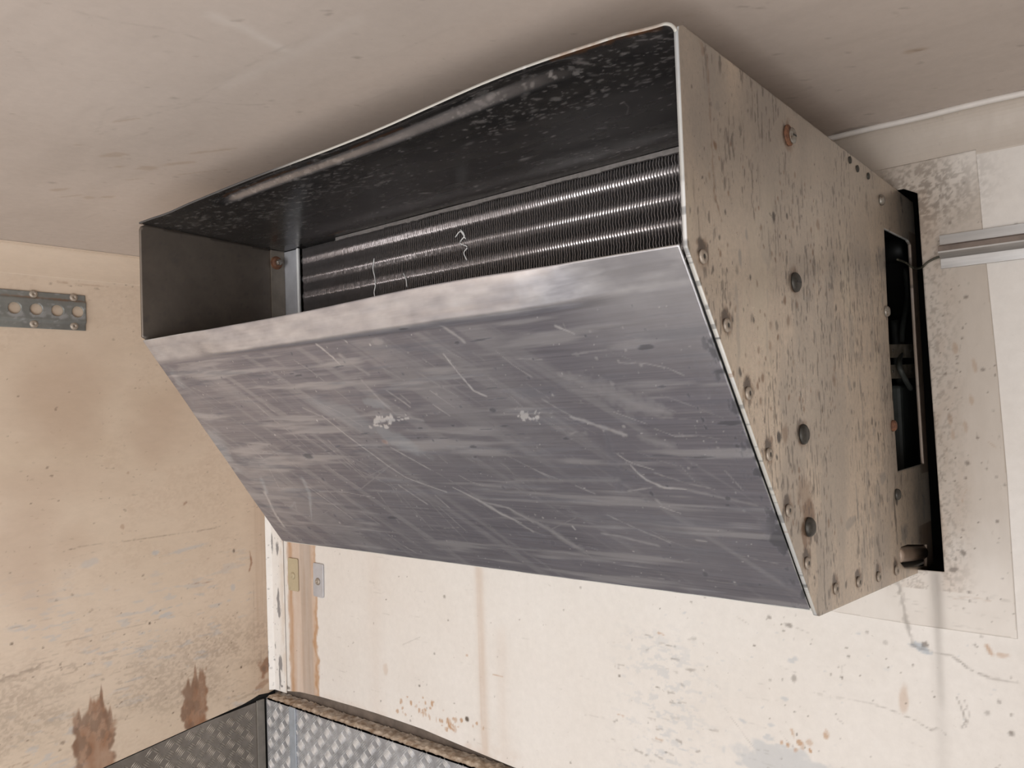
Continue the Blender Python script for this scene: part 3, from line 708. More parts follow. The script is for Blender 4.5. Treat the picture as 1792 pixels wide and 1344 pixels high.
q = sheet('track_rail', ut, vt, posX(XL + .0035), M_galv, None, None, holes, ct, thick=.002, disp=trk_disp, out=(1, 0, 0)); par(q, tk)
for z in (-.0575, -.1215):
    for k in range(8):
        y = -.4915 - .0828 * k
        mb = MB(); mb.lathe([(.0088, 0), (.0088, .001), (.0075, .0035), (.004, .0042), (.0022, .0040), (.0018, .0012)], (XL + .0037, y, z + (.0008 * k if z > -.1 else -.0)), (1, 0, 0), 20)
        r_ = mb.build('rivet', M_rivet, None, True); par(r_, tk)

# right load rail on the front wall
rl = bpy.data.objects.new('load_rail', None); COL.objects.link(rl); rl.location = (1.3, 0, -.145)
props(rl, 'aluminium hat section rail screwed to the wall right of the unit', 'rail')
prof = [(-.0005, -.1210), (-.0035, -.1212), (-.0038, -.1345), (-.0165, -.1385), (-.0175, -.1455), (-.0165, -.1475), (-.0042, -.1545), (-.0038, -.1680), (-.0005, -.1682)]
n_ = len(prof); VV = [(x, y - .0012, z) for x in (1.0515, XR - .004) for (y, z) in prof]
o_ = frompy('rail_profile', VV, [tuple(range(n_)), tuple(range(2 * n_ - 1, n_ - 1, -1))] + [(i, (i + 1) % n_, (i + 1) % n_ + n_, i + n_) for i in range(n_)], [M_rail, M_railb], None, False, [0, 0] + [1 if i in (2, 3) else 0 for i in range(n_)]); par(o_, rl)

# two small plates on the corner stain
for i, (pc, wd, hh, mt, lab, tilt) in enumerate([((515, 1005), .042, .084, M_small, 'small cream painted metal plate nearest the corner, with a curled rivet', .0), ((559, 1015), .040, .084, M_plate, 'small bare grey metal plate riveted right of the rust stain', .03)]):
    c = hit(*pc, 1, 0.); e_ = bpy.data.objects.new('wall_plate', None); COL.objects.link(e_); e_.location = tuple(c); e_.rotation_euler = (0, tilt, 0)
    props(e_, lab, 'metal plate')
    mb = MB()
    pts = []
    for (sx, sz) in ((1, 1), (-1, 1), (-1, -1), (1, -1)):
        for a in np.linspace(0, math.pi / 2, 4):
            b = a + {(1, 1): 0, (-1, 1): math.pi / 2, (-1, -1): math.pi, (1, -1): 1.5 * math.pi}[(sx, sz)]
            pts.append((sx * (wd / 2 - .004) + .004 * math.cos(b), -.0012, sz * (hh / 2 - .004) + .004 * math.sin(b)))
    mb.prism(pts, (0, -.0035, 0)); mb.build('plate', mt, e_, bevel=.0008)
    mb = MB(); mb.lathe([(.0095, 0), (.0090, .0015), (.0065, .004), (.003, .0045), (.002, .0030), (.001, .001)], (.0, -.0046, -.003), (0, -1, 0), 20); mb.build('rivet', M_rivet if i else M_small, e_, True)

# =================================================================== COOLING UNIT
unit = bpy.data.objects.new('cooling_unit', None); COL.objects.link(unit); unit.location = tuple(UL); unit.rotation_euler = (0, 0, UA)
props(unit, 'large aluminium evaporator housing with open finned front, mounted through the front wall', 'cooling unit')
ZT, ZT2, ZM, ZB, ZB2, D0, DB = -.0153, -.0466, -.2109, -.5758, -.5985, .6445, .3894
YE = .078                                            # rear edge, inside the wall opening
zt = lambda y: ZT + (y + D0) / D0 * (ZT2 - ZT)
zb = lambda y: ZB + (y + DB) / DB * (ZB2 - ZB)
S = lambda u, v: hitU(u, v, 0, 1.)[[1, 2]]
TH = .0042
# side panel right
side_out = [(-D0, ZT - .010), (-D0 + .002, ZT - .004), (-D0 + .008, ZT - .001), (.0749, zt(.0749)), (YE, -.070), (YE + .004, -.30), (YE + .006, -.600), (.03, -.6022), (-.0115, -.5983), (-.0704, -.5950), (-DB + .004, ZB - .003), (-DB - .002, ZB - .001), (-D0, ZM)]
cut = [tuple(S(*p)) for p in [(1547, 399), (1589, 420), (1594, 428), (1603.5, 599), (1607.6, 663), (1617, 812), (1571, 826), (1555.7, 598)]]
notch = [tuple(S(*p)) for p in [(1622, 991), (1583, 993), (1576, 985), (1573, 970), (1577, 957), (1588, 953), (1622, 953)]]
us5 = np.arange(-.6460, .0870, .0014); vz5 = np.arange(-.604, -.0100, .0014)
c5 = Canvas(us5, vz5); U5, V5 = c5.U, c5.V
def Sl(pts, w, **k): c5.line([S(*p) for p in pts], w, **k)
# grey grime in the upper front corner, drip lines
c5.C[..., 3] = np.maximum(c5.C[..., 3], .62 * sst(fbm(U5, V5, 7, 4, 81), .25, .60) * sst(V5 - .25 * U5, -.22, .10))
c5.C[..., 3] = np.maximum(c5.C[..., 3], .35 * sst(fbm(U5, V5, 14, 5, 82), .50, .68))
c5.C[..., 2] = np.maximum(c5.C[..., 2], .5 * sst(fbm(U5, V5, 30, 9, 83), .55, .72) * sst(V5, -.42, -.2) * (1 - sst(V5, -.16, -.10)))
st_ = sst(fbm(U5, V5, 330, 60, 84, 3), .62, .70) * sst(fbm(U5, V5, 12, 7, 85), .45, .60)
c5.C[..., 0] = np.maximum(c5.C[..., 0], .55 * st_)
st_ = sst(fbm(U5, V5, 40, 10, 86, 4), .60, .72); c5.C[..., 3] = np.maximum(c5.C[..., 3], .35 * st_)
rimz = np.maximum(sst(U5, .035, .05) * (V5 > -.46) * (V5 < -.10), sst(U5, .01, .025) * (V5 < -.535)); c5.C[..., 1] = np.maximum(c5.C[..., 1], .8 * rimz * (.5 + .6 * fbm(U5, V5, 60, 20, 66)))
Sl([(1237, 90), (1240, 150), (1246, 260), (1250, 340), (1263, 385)], .003, ch=1, val=.6, rough=.95)
Sl([(1228, 78), (1231, 92)], .006, ch=1, val=.7, rough=.9)
for (px, py, a, b, v_, ch) in [(1256, 188, .006, .006, .7, 3), (1252, 180, .012, .014, .5, 3), (1354, 380, .004, .006, .9, 0), (1307, 412, .003, .007, .6, 3), (1295, 448, .003, .010, .6, 3), (1377, 378, .002, .003, .8, 0), (1545, 455, .028, .018, .6, 3), (1412, 523, .010, .004, .5, 3),
                               (1374, 758, .008, .011, .55, 1), (1363, 765, .004, .006, .95, 0), (1410, 868, .02, .02, .45, 1), (1416, 908, .016, .022, .8, 1), (1408, 945, .006, .02, .8, 1), (1567, 905, .004, .03, .7, 0), (1569, 870, .007, .012, .8, 0), (1500, 875, .003, .03, .5, 3), (1545, 835, .012, .008, .6, 3), (1487, 915, .02, .006, .5, 3), (1466, 712, .014, .01, .4, 3), (1537, 765, .003, .008, .7, 0), (1583, 930, .018, .010, .6, 3)]:
    c5.blob(S(px, py), a, b, ch, v_, .1, .7, 110, 1, px)
Sl([(1347, 374), (1354, 384), (1358, 375)], .0022, ch=0, val=.9)
RIV = [(-.6185, -.2168), (-.5776, -.2748), (-.5383, -.3371), (-.4979, -.3974), (-.4566, -.4569), (-.4134, -.5171), (-.3333, -.5591), (-.256, -.5654), (-.1801, -.5726), (-.1046, -.5775)]
for k, (y, z) in enumerate(RIV):
    c5.blob((y + .001, z + .004), .0105, .0125, 1, .62, 0, .5, 160, 1, k, .35); c5.blob((y - .001, z + .007), .007, .009, 0, .75, .3, .7, 200, 1, k + 20, .3)
BOL = [(-.4094, -.0605), (-.4098, -.2194), (-.4076, -.3819), (-.4039, -.4806)]
for k, (y, z) in enumerate(BOL): c5.blob((y, z), .0125, .0145, 1, .6, 0, .5, 140, 1, k)
Sl([(1405, 742), (1400, 736), (1398, 745)], .004, ch=0, val=.85, rough=.8); Sl([(1340, 650), (1355, 665)], .0014, ch=0, val=.5)
ed = np.minimum(np.abs(U5 + D0), 9); c5.C[..., 1] = np.maximum(c5.C[..., 1], .35 * (1 - sst(V5 - ZT + .0 + .05 * (U5 + D0), -.012, -.004)) * 0)
c5.specks(500, (-.63, .06, -.58, -.05), .0011, 0, .85, 91, asp=1.6); c5.specks(180, (-.6, -.3, -.5, -.1), .0016, 1, .8, 92, asp=1.5)
c5.specks(140, (-.35, .05, -.58, -.05), .004, 3, .5, 93, asp=1.8)
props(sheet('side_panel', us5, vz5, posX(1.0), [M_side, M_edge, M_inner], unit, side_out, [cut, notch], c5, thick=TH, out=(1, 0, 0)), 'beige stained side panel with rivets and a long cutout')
# left side panel (x=0): inner face visible
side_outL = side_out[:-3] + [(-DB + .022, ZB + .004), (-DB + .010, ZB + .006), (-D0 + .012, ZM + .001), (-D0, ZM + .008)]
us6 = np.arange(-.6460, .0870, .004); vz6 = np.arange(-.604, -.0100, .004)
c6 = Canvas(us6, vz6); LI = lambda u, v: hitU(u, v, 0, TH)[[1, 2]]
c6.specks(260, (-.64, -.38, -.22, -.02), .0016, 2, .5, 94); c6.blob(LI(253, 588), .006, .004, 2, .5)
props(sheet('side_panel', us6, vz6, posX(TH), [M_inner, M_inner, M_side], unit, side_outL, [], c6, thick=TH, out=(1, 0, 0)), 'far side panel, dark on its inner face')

# top sheet with pressed bead behind the lip
xt = np.linspace(.0005, .99, 620); st = np.concatenate([np.linspace(0, .30, 215), np.linspace(.305, D0 + YE, 70)])
c7 = Canvas(xt, st)
T0 = np.array([0, -D0, ZT]); td = np.array([0, D0, ZT2 - ZT]); td /= np.linalg.norm(td); tn = np.cross([1, 0, 0], td)
if tn[2] < 0: tn = -tn
def TT(u, v):
    h = hitPU(u, v, T0, tn); return (h[0], (h - T0) @ td)
c7.specks(520, (.02, .99, .0, .26), .0022, 2, .8, 95, asp=.4); c7.specks(420, (.02, .5, .02, .13), .0034, 2, .6, 96, asp=.35); c7.specks(420, (.70, .985, .004, .10), .0022, 2, .7, 97, asp=.4)
c7.line([TT(575, 412), (TT(600, 405))], .004, 1, .9, .9)
c7.line([TT(1090, 178), TT(1100, 188), TT(1097, 200)], .0014, 2, .6); c7.line([(.86, .002), (.98, .002)], .006, 1, .8, .8)
def tp(U, V): return T0 + U[..., None] * np.array([1, 0, 0]) + V[..., None] * td
def beadx(U, a, b): return sst(U, a, a + .05) * (1 - sst(U, b - .06, b))
def td_(U, V):
    bow = .010 * np.exp(-((U - .80) / .17) ** 2) + .003 * np.exp(-((U - .35) / .2) ** 2) - .002 * np.exp(-((U - .1) / .05) ** 2)
    bow = bow * (1 - sst(V, .0, .10)) * beadx(U, .0, .995)
    prof = sst(V, .004, .022) * (1 - sst(V, .027, .042))
    h = bow + .0075 * prof * beadx(U, .19, .90)
    h = h + .0012 * (fbm(U, V, 9, 9, 99) - .5)
    # front corner rounds down into the right side panel
    r = .012; dx = np.clip(U - (.9965 - r), 0, r); h = h - (r - np.sqrt(np.maximum(r * r - dx * dx, 0)))
    return h[..., None] * tn
xt2 = np.concatenate([xt, np.linspace(.9905, .9962, 8)]); c7b = Canvas(xt2, st); c7b.C[:len(xt)] = c7.C
Ub, Vb = c7b.U, c7b.V
c7b.C[..., 0] = np.maximum(c7b.C[..., 0], (Vb < .003) * (1 - sst(Ub, .36, .50)) * .95)
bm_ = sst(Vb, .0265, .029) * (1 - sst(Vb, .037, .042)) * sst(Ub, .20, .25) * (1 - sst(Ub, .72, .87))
c7b.C[..., 3] = np.maximum(c7b.C[..., 3], bm_ * (.30 + .45 * fbm(Ub, Vb, 40, 120, 67)))  # bead slope painted paler: mostly the light it catches, some worn metal
ru = np.exp(-((Vb - .0255 - .003 * (vnoise(Ub, Vb, 60, 1, 5) - .5)) / .0022) ** 2) * (Ub > .22) * (Ub < .62) * sst(fbm(Ub, Vb, 50, 90, 68), .35, .55)
c7b.C[..., 1] = np.maximum(c7b.C[..., 1], .5 * ru)
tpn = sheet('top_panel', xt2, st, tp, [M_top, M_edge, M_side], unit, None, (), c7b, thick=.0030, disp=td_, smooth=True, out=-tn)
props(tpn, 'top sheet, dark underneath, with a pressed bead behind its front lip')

# bottom deflector panel
P0 = np.array([0, -D0, ZM]); dd = np.array([0, D0 - DB, ZB - ZM]); LD = np.linalg.norm(dd); dd /= LD; nn = np.cross([1, 0, 0], dd)
if nn[1] > 0: nn = -nn                              # outward: forward and down
xp = np.linspace(-.0005, .9902, 660); sp_ = np.linspace(0, LD - .001, 300)
c8 = Canvas(xp, sp_)
def BP(u, v):
    h = hitPU(u, v, P0, nn); return (h[0], (h - P0) @ dd)
m4 = lambda X, Y: BP(430 + X / 3.584, 560 + Y / 3.584)
m5 = lambda X, Y: BP(900 + X / 3.319, 560 + Y / 3.319)
def L4(pts, w=.0016, val=.8, ch=2, **k): c8.line([m4(*p) for p in pts], w, ch, val, **k)
def L5(pts, w=.0016, val=.8, ch=2, **k): c8.line([m5(*p) for p in pts], w, ch, val, **k)
L4([(430, 160), (530, 240), (580, 290)], .0035); L4([(580, 230), (640, 280), (760, 350)], .005, .4, soft=.9); L4([(720, 395), (850, 530), (930, 600), (1100, 640)], .0045, .5, soft=.8)
L4([(590, 120), (625, 150)], .002, .9); L4([(1215, 40), (1340, 130), (1360, 150)], .004, .65); L4([(1230, 225), (1320, 340), (1420, 455), (1500, 490)], .0026, 1.)
L4([(1260, 250), (1350, 355)], .0012, .6); L4([(1060, 335), (1320, 490)], .0018, .5); L4([(1140, 450), (1300, 560)], .0018, .7); L4([(1165, 540), (1270, 610)], .0018, .8)
L4([(870, 450), (1020, 555)], .0028, .6); L4([(960, 480), (1020, 530)], .0022, .5); L4([(470, 610), (620, 730), (890, 930), (1000, 1000), (1250, 1090)], .0024, .95)
L4([(350, 560), (480, 620)], .003, .4); L4([(0, 790), (110, 890), (200, 1060)], .0016, .75); L4([(290, 260), (400, 330), (640, 520)], .0016, .45)
L4([(900, 810), (1150, 950)], .0022, .8); L4([(1330, 985), (1400, 1025), (1480, 1050)], .0018, .8); L4([(390, 1060), (530, 1160), (660, 1255)], .0022, .75)
L4([(450, 1085), (620, 1090), (800, 1125)], .0016, .7); L4([(520, 940), (710, 1065)], .0016, .6); L4([(950, 1045), (1130, 1165)], .0028, .65)
L4([(1180, 1110), (1270, 1190)], .0025, .6); L4([(1290, 1060), (1470, 1150), (1600, 1230), (1720, 1285)], [.0016, .005, .006, .002], .85); L4([(1470, 1150), (1640, 1190), (1792, 1280)], .0035, .6)
L4([(110, 1090), (180, 1230), (230, 1300)], .008, .65, 2); L4([(90, 1010), (120, 1090)], .010, .7, 3); L4([(350, 1010), (390, 1100), (405, 1260)], [.010, .008, .002], .75, 3)
L4([(270, 1190), (300, 1150), (310, 1200)], .004, .4, 3); L4([(110, 1080), (410, 1270), (560, 1344)], .0014, .6); L4([(660, 930), (900, 1050), (980, 1160)], .0014, .5)
L4([(710, 1210), (830, 1290)], .0018, .6); L4([(1200, 1180), (1380, 1340)], .0018, .5); L4([(740, 1000), (900, 920), (700, 1080)], .0014, .4); L4([(410, 1260), (540, 1190)], .0014, .4)
L4([(60, 900), (200, 830), (320, 770)], .0025, .25, 0); L4([(90, 820), (200, 860)], .0018, .3, 1)
for k in range(26):
    c = m4(845 + rng.normal() * 32, 645 + rng.normal() * 17); c8.blob(c, rng.uniform(.002, .007), rng.uniform(.001, .003), 2, 1., rng.uniform(-.9, .2), .9, 220, 1, k)
for k in range(6): c8.blob(m4(980 + rng.normal() * 18, 632 + rng.normal() * 8), .003, .0015, 2, .9, 0, .8, 220, 1, k)
c8.blob(m4(950, 770), .045, .014, 3, .55, .55, .5, 60, 1, 3); c8.blob(m4(1000, 800), .02, .010, 3, .7, .3, .5, 60, 1, 4); c8.blob(m4(865, 775), .007, .004, 1, .5, 0, .6, 120); c8.blob(m4(810, 535), .02, .008, 3, .5, .2, .6, 80, 1, 5)
c8.blob(m4(810, 148), .012, .006, 2, .35, 0, .5, 90); c8.blob(m4(620, 610), .07, .018, 3, .4, .5, .5, 40, 1, 7)
for (X, Y, a, b) in [(510, 832, .012, .0022), (570, 800, .008, .0014), (710, 803, .012, .0014), (830, 808, .006, .0012), (1075, 750, .006, .0015), (1120, 748, .006, .0012), (570, 302, .016, .0016), (320, 358, .010, .003), (280, 345, .008, .0014), (1500, 696, .018, .0014), (1610, 676, .010, .003), (1460, 135, .022, .0022), (1315, 155, .005, .003), (1415, 805, .008, .005), (1430, 870, .005, .003), (1540, 575, .006, .005), (1000, 50, .010, .003), (770, 100, .002, .002), (1085, 690, .006, .003), (1550, 435, .02, .001), (1570, 505, .02, .001), (1460, 965, .004, .002), (1035, 978, .002, .0014), (910, 1250, .014, .005), (385, 865, .016, .008), (120, 1290, .02, .012), (740, 722, .014, .0016), (1290, 672, .004, .002), (1680, 728, .025, .0008), (1250, 750, .018, .0012)]:
    c8.blob(m4(X, Y), a * .8, b * .6, 0, .8, -.06, .45, 45, 7, X, .3)
L5([(230, 45), (340, 90)], .003, .8); L5([(275, 30), (310, 95)], .0015, .4); L5([(150, 140), (330, 115)], .002, .5); L5([(500, 190), (600, 165)], .002, .4)
L5([(250, 330), (450, 400), (700, 500), (890, 550)], [.006, .018, .026, .006], .38, soft=.9, rough=.6); L5([(330, 420), (560, 450), (750, 530)], .005, .35, soft=.9)
for k in range(8): L5([(330 + 30 * k, 380 + 9 * k), (700 + 20 * k, 490 + 8 * k)], .0012, .45)
L5([(320, 575), (480, 630), (640, 680)], .0045, .6); L5([(590, 790), (640, 825), (700, 850), (800, 880)], .0018, .9); L5([(670, 855), (710, 900), (760, 940), (860, 985), (990, 995)], [.002, .0026, .003, .004, .002], 1.)
L5([(600, 260), (680, 262), (760, 265), (880, 290), (980, 335)], .0018, .6); L5([(560, 545), (760, 615)], .0014, .8); L5([(800, 640), (930, 690), (1050, 690)], .0012, .6); L5([(0, 235), (150, 240)], .002, .5); L5([(330, 210), (530, 180)], .0022, .4)
L5([(830, 1090), (960, 1135)], .002, .85); L5([(820, 1060), (850, 1085)], .005, .5); L5([(0, 1130), (150, 1200), (300, 1300), (380, 1344)], .007, .5, soft=.9); L5([(0, 1180), (100, 1240)], .004, .6)
L5([(200, 1230), (350, 1160)], .0012, .5); L5([(1050, 1290), (1110, 1300)], .002, .8); L5([(0, 940), (300, 945), (600, 940)], .005, .3, soft=.9); L5([(350, 975), (460, 1020)], .002, .6); L5([(740, 700), (900, 745)], .009, .3, soft=.9)
L5([(120, 548), (210, 552)], .0014, .7); L5([(500, 1250), (620, 1270), (830, 1325)], .003, .5, soft=.9); L5([(1000, 1000), (1400, 1090)], .003, .35, soft=.9); L5([(950, 850), (1050, 960)], .001, .5); L5([(330, 1210), (345, 1228)], .003, .9)
L5([(260, 640), (300, 680), (350, 660), (400, 670)], .004, .5, rough=.9)
for k in range(20): c8.blob(m5(65 + rng.normal() * 26, 568 + rng.normal() * 12), rng.uniform(.002, .005), rng.uniform(.0008, .002), 2, 1., -.7, .9, 220, 1, k)
L5([(500, 620), (530, 690), (560, 790), (590, 870), (605, 940), (605, 1000)], [.002, .006, .009, .013, .015, .010], .5, 0, soft=.8, rough=.5)
for (X, Y, a, b) in [(850, 398, .007, .0025), (1235, 1050, .0045, .005), (1232, 1090, .004, .003), (790, 1018, .003, .006), (860, 800, .03, .0016), (1080, 810, .024, .003), (1005, 450, .002, .004), (1060, 525, .002, .004), (1085, 590, .002, .005), (1105, 640, .002, .005), (1280, 700, .003, .003), (1290, 745, .003, .004), (1150, 110, .003, .005), (1185, 170, .003, .005), (1395, 740, .015, .018), (1420, 820, .010, .008), (1445, 915, .005, .010), (1240, 610, .018, .005), (880, 975, .004, .003), (1040, 865, .006, .002), (740, 830, .014, .001), (1530, 1220, .006, .010), (1540, 1290, .018, .02), (405, 102, .002, .002), (195, 432, .0018, .0015), (290, 700, .006, .003), (640, 880, .001, .001), (750, 170, .014, .006), (1190, 310, .015, .005)]:
    c8.blob(m5(X, Y), a * .7, b * .6, 0, .8, -.05, .5, 70, 4 if a > b * 2 else 1, X, .3)
UU, SS = c8.U, c8.V
rr = np.random.default_rng(5)
for k in range(110):
    px, py = rr.uniform(330, 1330), rr.uniform(600, 1010); Ln = rr.uniform(20, 130); an = rr.normal(.62, .12) if px < 1000 else rr.normal(.35, .2)
    a_ = BP(px, py); b_ = BP(px + Ln * math.cos(an), py + Ln * math.sin(an)); m_ = BP(px + Ln * .5 * math.cos(an) , py + Ln * .5 * math.sin(an) - rr.uniform(-3, 3))
    if min(a_[0], b_[0]) < .02 or max(a_[0], b_[0]) > .975 or min(a_[1], b_[1]) < .055 or max(a_[1], b_[1]) > .44: continue
    c8.line([a_, m_, b_], rr.uniform(.0009, .0022), 2, rr.uniform(.2, .65), rough=.6)
for k in range(90):
    u_, s_2 = rr.uniform(.02, .96), rr.uniform(.06, .435); Ln = rr.uniform(.005, .05)
    c8.line([(u_, s_2), (u_ + Ln, s_2 + rr.normal() * .002)], rr.uniform(.0008, .0018), 0 if rr.random() < .6 else 2, rr.uniform(.25, .6), rough=.7)
c8.C[..., 0] = np.maximum(c8.C[..., 0], .38 * sst(fbm(UU, SS, 9, 110, 101), .60, .74) * (SS > .06))
c8.C[..., 2] = np.maximum(c8.C[..., 2], .34 * sst(fbm(UU, SS, 6, 80, 102), .54, .74) * (SS > .05))
c8.C[..., 2] = np.maximum(c8.C[..., 2], .16 * sst(fbm(UU - SS * 1.1, SS * .7, 34, 5, 103), .54, .72) * (SS > .05))
c8.C[..., 3] = np.maximum(c8.C[..., 3], .55 * sst(fbm(UU, SS, 20, 30, 104), .50, .66) * (1 - sst(UU, .01, .05)))
edgeR = 1 - sst(.9902 - UU, .0, .035)
c8.C[..., 0] = np.maximum(c8.C[..., 0], .8 * edgeR * sst(fbm(UU, SS, 120, 60, 105), .56, .66) * (SS > .08))
c8.C[..., 2] = np.maximum(c8.C[..., 2], .60 * (1 - sst(SS, .034, .05)) * (.25 + 1.0 * fbm(UU, SS, 30, 90, 106)))  # lip face painted paler, as its outward bend catches the light
c8.C[..., 2] = np.maximum(c8.C[..., 2], .40 * sst(UU, .80, .93) * (1 - sst(SS, .02, .16)))
c8.specks(360, (.02, .98, .05, .44), .0007, 2, .9, 107); c8.specks(160, (.02, .98, .05, .44), .0012, 0, .8, 108); c8.specks(50, (.8, .98, .05, .25), .0010, 2, .6, 109)
def bp(U, V): return P0 + U[..., None] * np.array([1, 0, 0]) + V[..., None] * dd
def bd_(U, V):
    prof = sst(V, -.012, .032) * (1 - sst(V, .034, .047))
    prof = np.clip(V / .034, 0, 1) ** .8 * (1 - sst(V, .034, .048))
    h = .0115 * prof * sst(U, .12, .24) * (1 - sst(U, .80, .93))
    bow = -.006 * np.exp(-((U - .70) / .2) ** 2) * (1 - sst(V, 0, .05))
    h = h - .0020 * (fbm(U, V, 7, 7, 111) - .5) - .0008 * (fbm(U, V, 25, 25, 112) - .5)
    return h[..., None] * nn + bow[..., None] * dd + (-.0035) * nn
bpn = sheet('deflector_panel', xp, sp_, bp, [M_deflect, M_edge, M_inner], unit, None, (), c8, thick=.0028, disp=bd_, smooth=True, out=nn)
props(bpn, 'scratched bare aluminium panel closing the front underside')
# black gasket line between deflector and side panel
mb = MB()
for a, b in [(.02, LD - .004)]:
    A_ = P0 + dd * a - nn * .0065; B_ = P0 + dd * b - nn * .0065
    mb.prism([A_ + np.array([.9905, 0, 0]), A_ + np.array([.9964, 0, 0]), A_ + np.array([.9964, 0, 0]) - nn * .012, A_ + np.array([.9905, 0, 0]) - nn * .012], B_ - A_)
mb.build('gasket', M_gasket, unit)
# bottom tray and rear flange
mb = MB(); mb.prism([(.004, -DB + .006, ZB + .001), (.996, -DB + .006, ZB + .001), (.996, YE, -.5955), (.004, YE, -.5955)], (0, 0, .003)); mb.build('bottom_tray', M_edge, unit)

# coil end plate, mounting flange, lip
YC = -.370
zc_ = zt(YC) - .001
mb = MB(); mb.box((TH + .0002, -.3995, -.22), (TH + .0022, YC - .0005, zt(-.39) - .001)); q = mb.build('mounting_flange', M_strip, unit); q['label'] = 'brown stained flange along the inner left side'
mb = MB(); mb.box((TH + .0002, YC, -.22), (.0535, YC + .002, zc_)); q = mb.build('coil_end_plate', M_plate, unit, bevel=.0006)
mb = MB(); mb.box((.0500, YC - .0045, -.22), (.0560, YC - .0003, zc_)); mb.build('folded_edge', M_bright, q, bevel=.0008)
mb = MB()
xs_ = np.linspace(.17, .995, 90)
for i in range(len(xs_) - 1):
    a, b = xs_[i], xs_[i + 1]; z_ = zc_ - .0048 - .0014 * math.sin(a * 55) * .5 - .001 * random.random()
    mb.box((a, YC - .0055, z_), (b + .0001, YC - .001, zc_ + .0005))
q = mb.build('coil_top_lip', M_lip, unit); q['label'] = 'ragged pale lip along the top of the fins'
# bolt inside left
def bolt_(c, axis, r, mat, slot=False, name='bolt', h=.006, hexa=False):
    mb = MB(); prof = [(r, 0), (r, .0012), (r * .93, h * .55), (r * .70, h * .9), (r * .3, h), (.0004, h)]
    if hexa: prof = [(r * 1.35, 0), (r * 1.35, .0015), (r * .85, .0018), (r * .85, h), (r * .45, h), (r * .42, h * 1.25), (.0004, h * 1.25)]
    mb.lathe(prof, c, axis, 24); o = mb.build(name, mat, unit, True)
    if slot:
        m2 = MB(); c = np.array(c); m2.box(c + np.array([h * .5, -r * .5, -r * .11]), c + np.array([h + .0002, r * .5, r * .11])); m2.build('screw_slot', M_black, o)
    return o
bc = np.array((TH + .0023, -.3885, -.052))
mb = MB(); mb.lathe([(.0125, 0), (.0125, .0016), (.0108, .0022), (.0100, .0022), (.0092, .0060), (.0078, .0075), (.0004, .0076)], bc, (1, 0, 0), 24); q = mb.build('bolt', M_rust, unit); q['label'] = 'rusty bolt with washer inside the left end'
mb = MB(); mb.lathe([(.0058, 0), (.0058, .0042), (.0050, .005), (.0004, .0051)], bc + np.array([.0077, 0, 0]), (1, 0, 0), 6); mb.build('bolt_nut', M_bolt_steel, q)
# side bolts
q = bolt_((1.0002, *BOL[0]), (1, 0, 0), .0115, M_rust, h=.003); q['label'] = 'rust rimmed screw highest on the side panel'
q2 = bolt_((1.0030, BOL[0][0] + .004, BOL[0][1]), (1, 0, 0), .0088, M_bolt_steel, slot=True, h=.003)
q = bolt_((1.0002, *BOL[1]), (1, 0, 0), .0108, M_bolt_dark, slot=True, h=.005)
q = bolt_((1.0002, *BOL[2]), (1, 0, 0), .0110, M_bolt_dark, h=.005)
q = bolt_((1.0002, *BOL[3]), (1, 0, 0), .0105, M_bolt_dark, h=.006)
for (y, z, mt) in [(-.0891, -.0752, M_bolt_steel), (-.0916, -.2289, M_bolt_steel), (-.0869, -.3848, M_rust), (-.0847, -.4782, M_bolt_dark)]:
    bolt_((1.0002, y, z), (1, 0, 0), .0078, mt, h=.005)
for (y, z) in [(-.2103, -.0452), (-.1827, -.0506), (-.1393, -.0517)]:
    bolt_((1.0001, y, z), (1, 0, 0), .0045, M_bolt_dark, name='rivet', h=.002)
for (y, z) in RIV:
    mb = MB(); mb.lathe([(.0066, 0), (.0064, .0014), (.0052, .0026), (.0030, .0027), (.0024, .0018), (.0008, .0012)], (1.0002, y, z), (1, 0, 0), 20); rv = mb.build('rivet', M_rivet, unit, True)
    mb = MB(); mb.lathe([(.0021, 0), (.0021, .0006), (.0004, .0008)], (1.0002 + .0016, y, z), (1, 0, 0), 12); mb.build('rivet_core', M_bolt_dark, rv)

# coil tubes
ZTU = [-.053, -.0865, -.1195, -.152, -.185]
for k, z in enumerate(ZTU):
    mb = MB(); mb.tube([(.055, YC + .0115, z), (.9962, YC + .0115, z)], .0085, 18); mb.build('coil_tube', M_tube, unit, True)
# fins
ZB_F, NZ = -.205, 84
def fin_geo(seed, x0=0., bend=0.):
    r = np.random.default_rng(seed); zs = np.linspace(ZB_F, zc_ - .002, NZ)
    ph = r.uniform(0, 1.2); amp = .00045 * r.uniform(.7, 1.3)
    off = amp * np.sin(zs * 2 * math.pi / .0125 + ph) + .00035 * np.interp(zs, np.linspace(ZB_F, 0, 9), r.normal(0, 1, 9))
    off = off + bend * np.exp(-((zs + .13) / .022) ** 2)
    t = .00016; V_ = []; F_ = []
    # edge jitter in depth
    for i, z in enumerate(zs):
        for (dx, dy) in ((-t, 0), (t, 0), (t, .032), (-t, .032)): V_.append((x0 + off[i] + dx, YC + dy, z))
    for i in range(NZ - 1):
        for j in range(4): F_.append((i * 4 + j, i * 4 + (j + 1) % 4, i * 4 + 4 + (j + 1) % 4, i * 4 + 4 + j))
    F_ += [(3, 2, 1, 0), tuple((NZ - 1) * 4 + j for j in range(4))]
    return V_, F_
PITCH = .0045
xsf = [.9925 - PITCH * (k + .5) for k in range(208)]
xsf = [x for x in xsf if x > .0590]
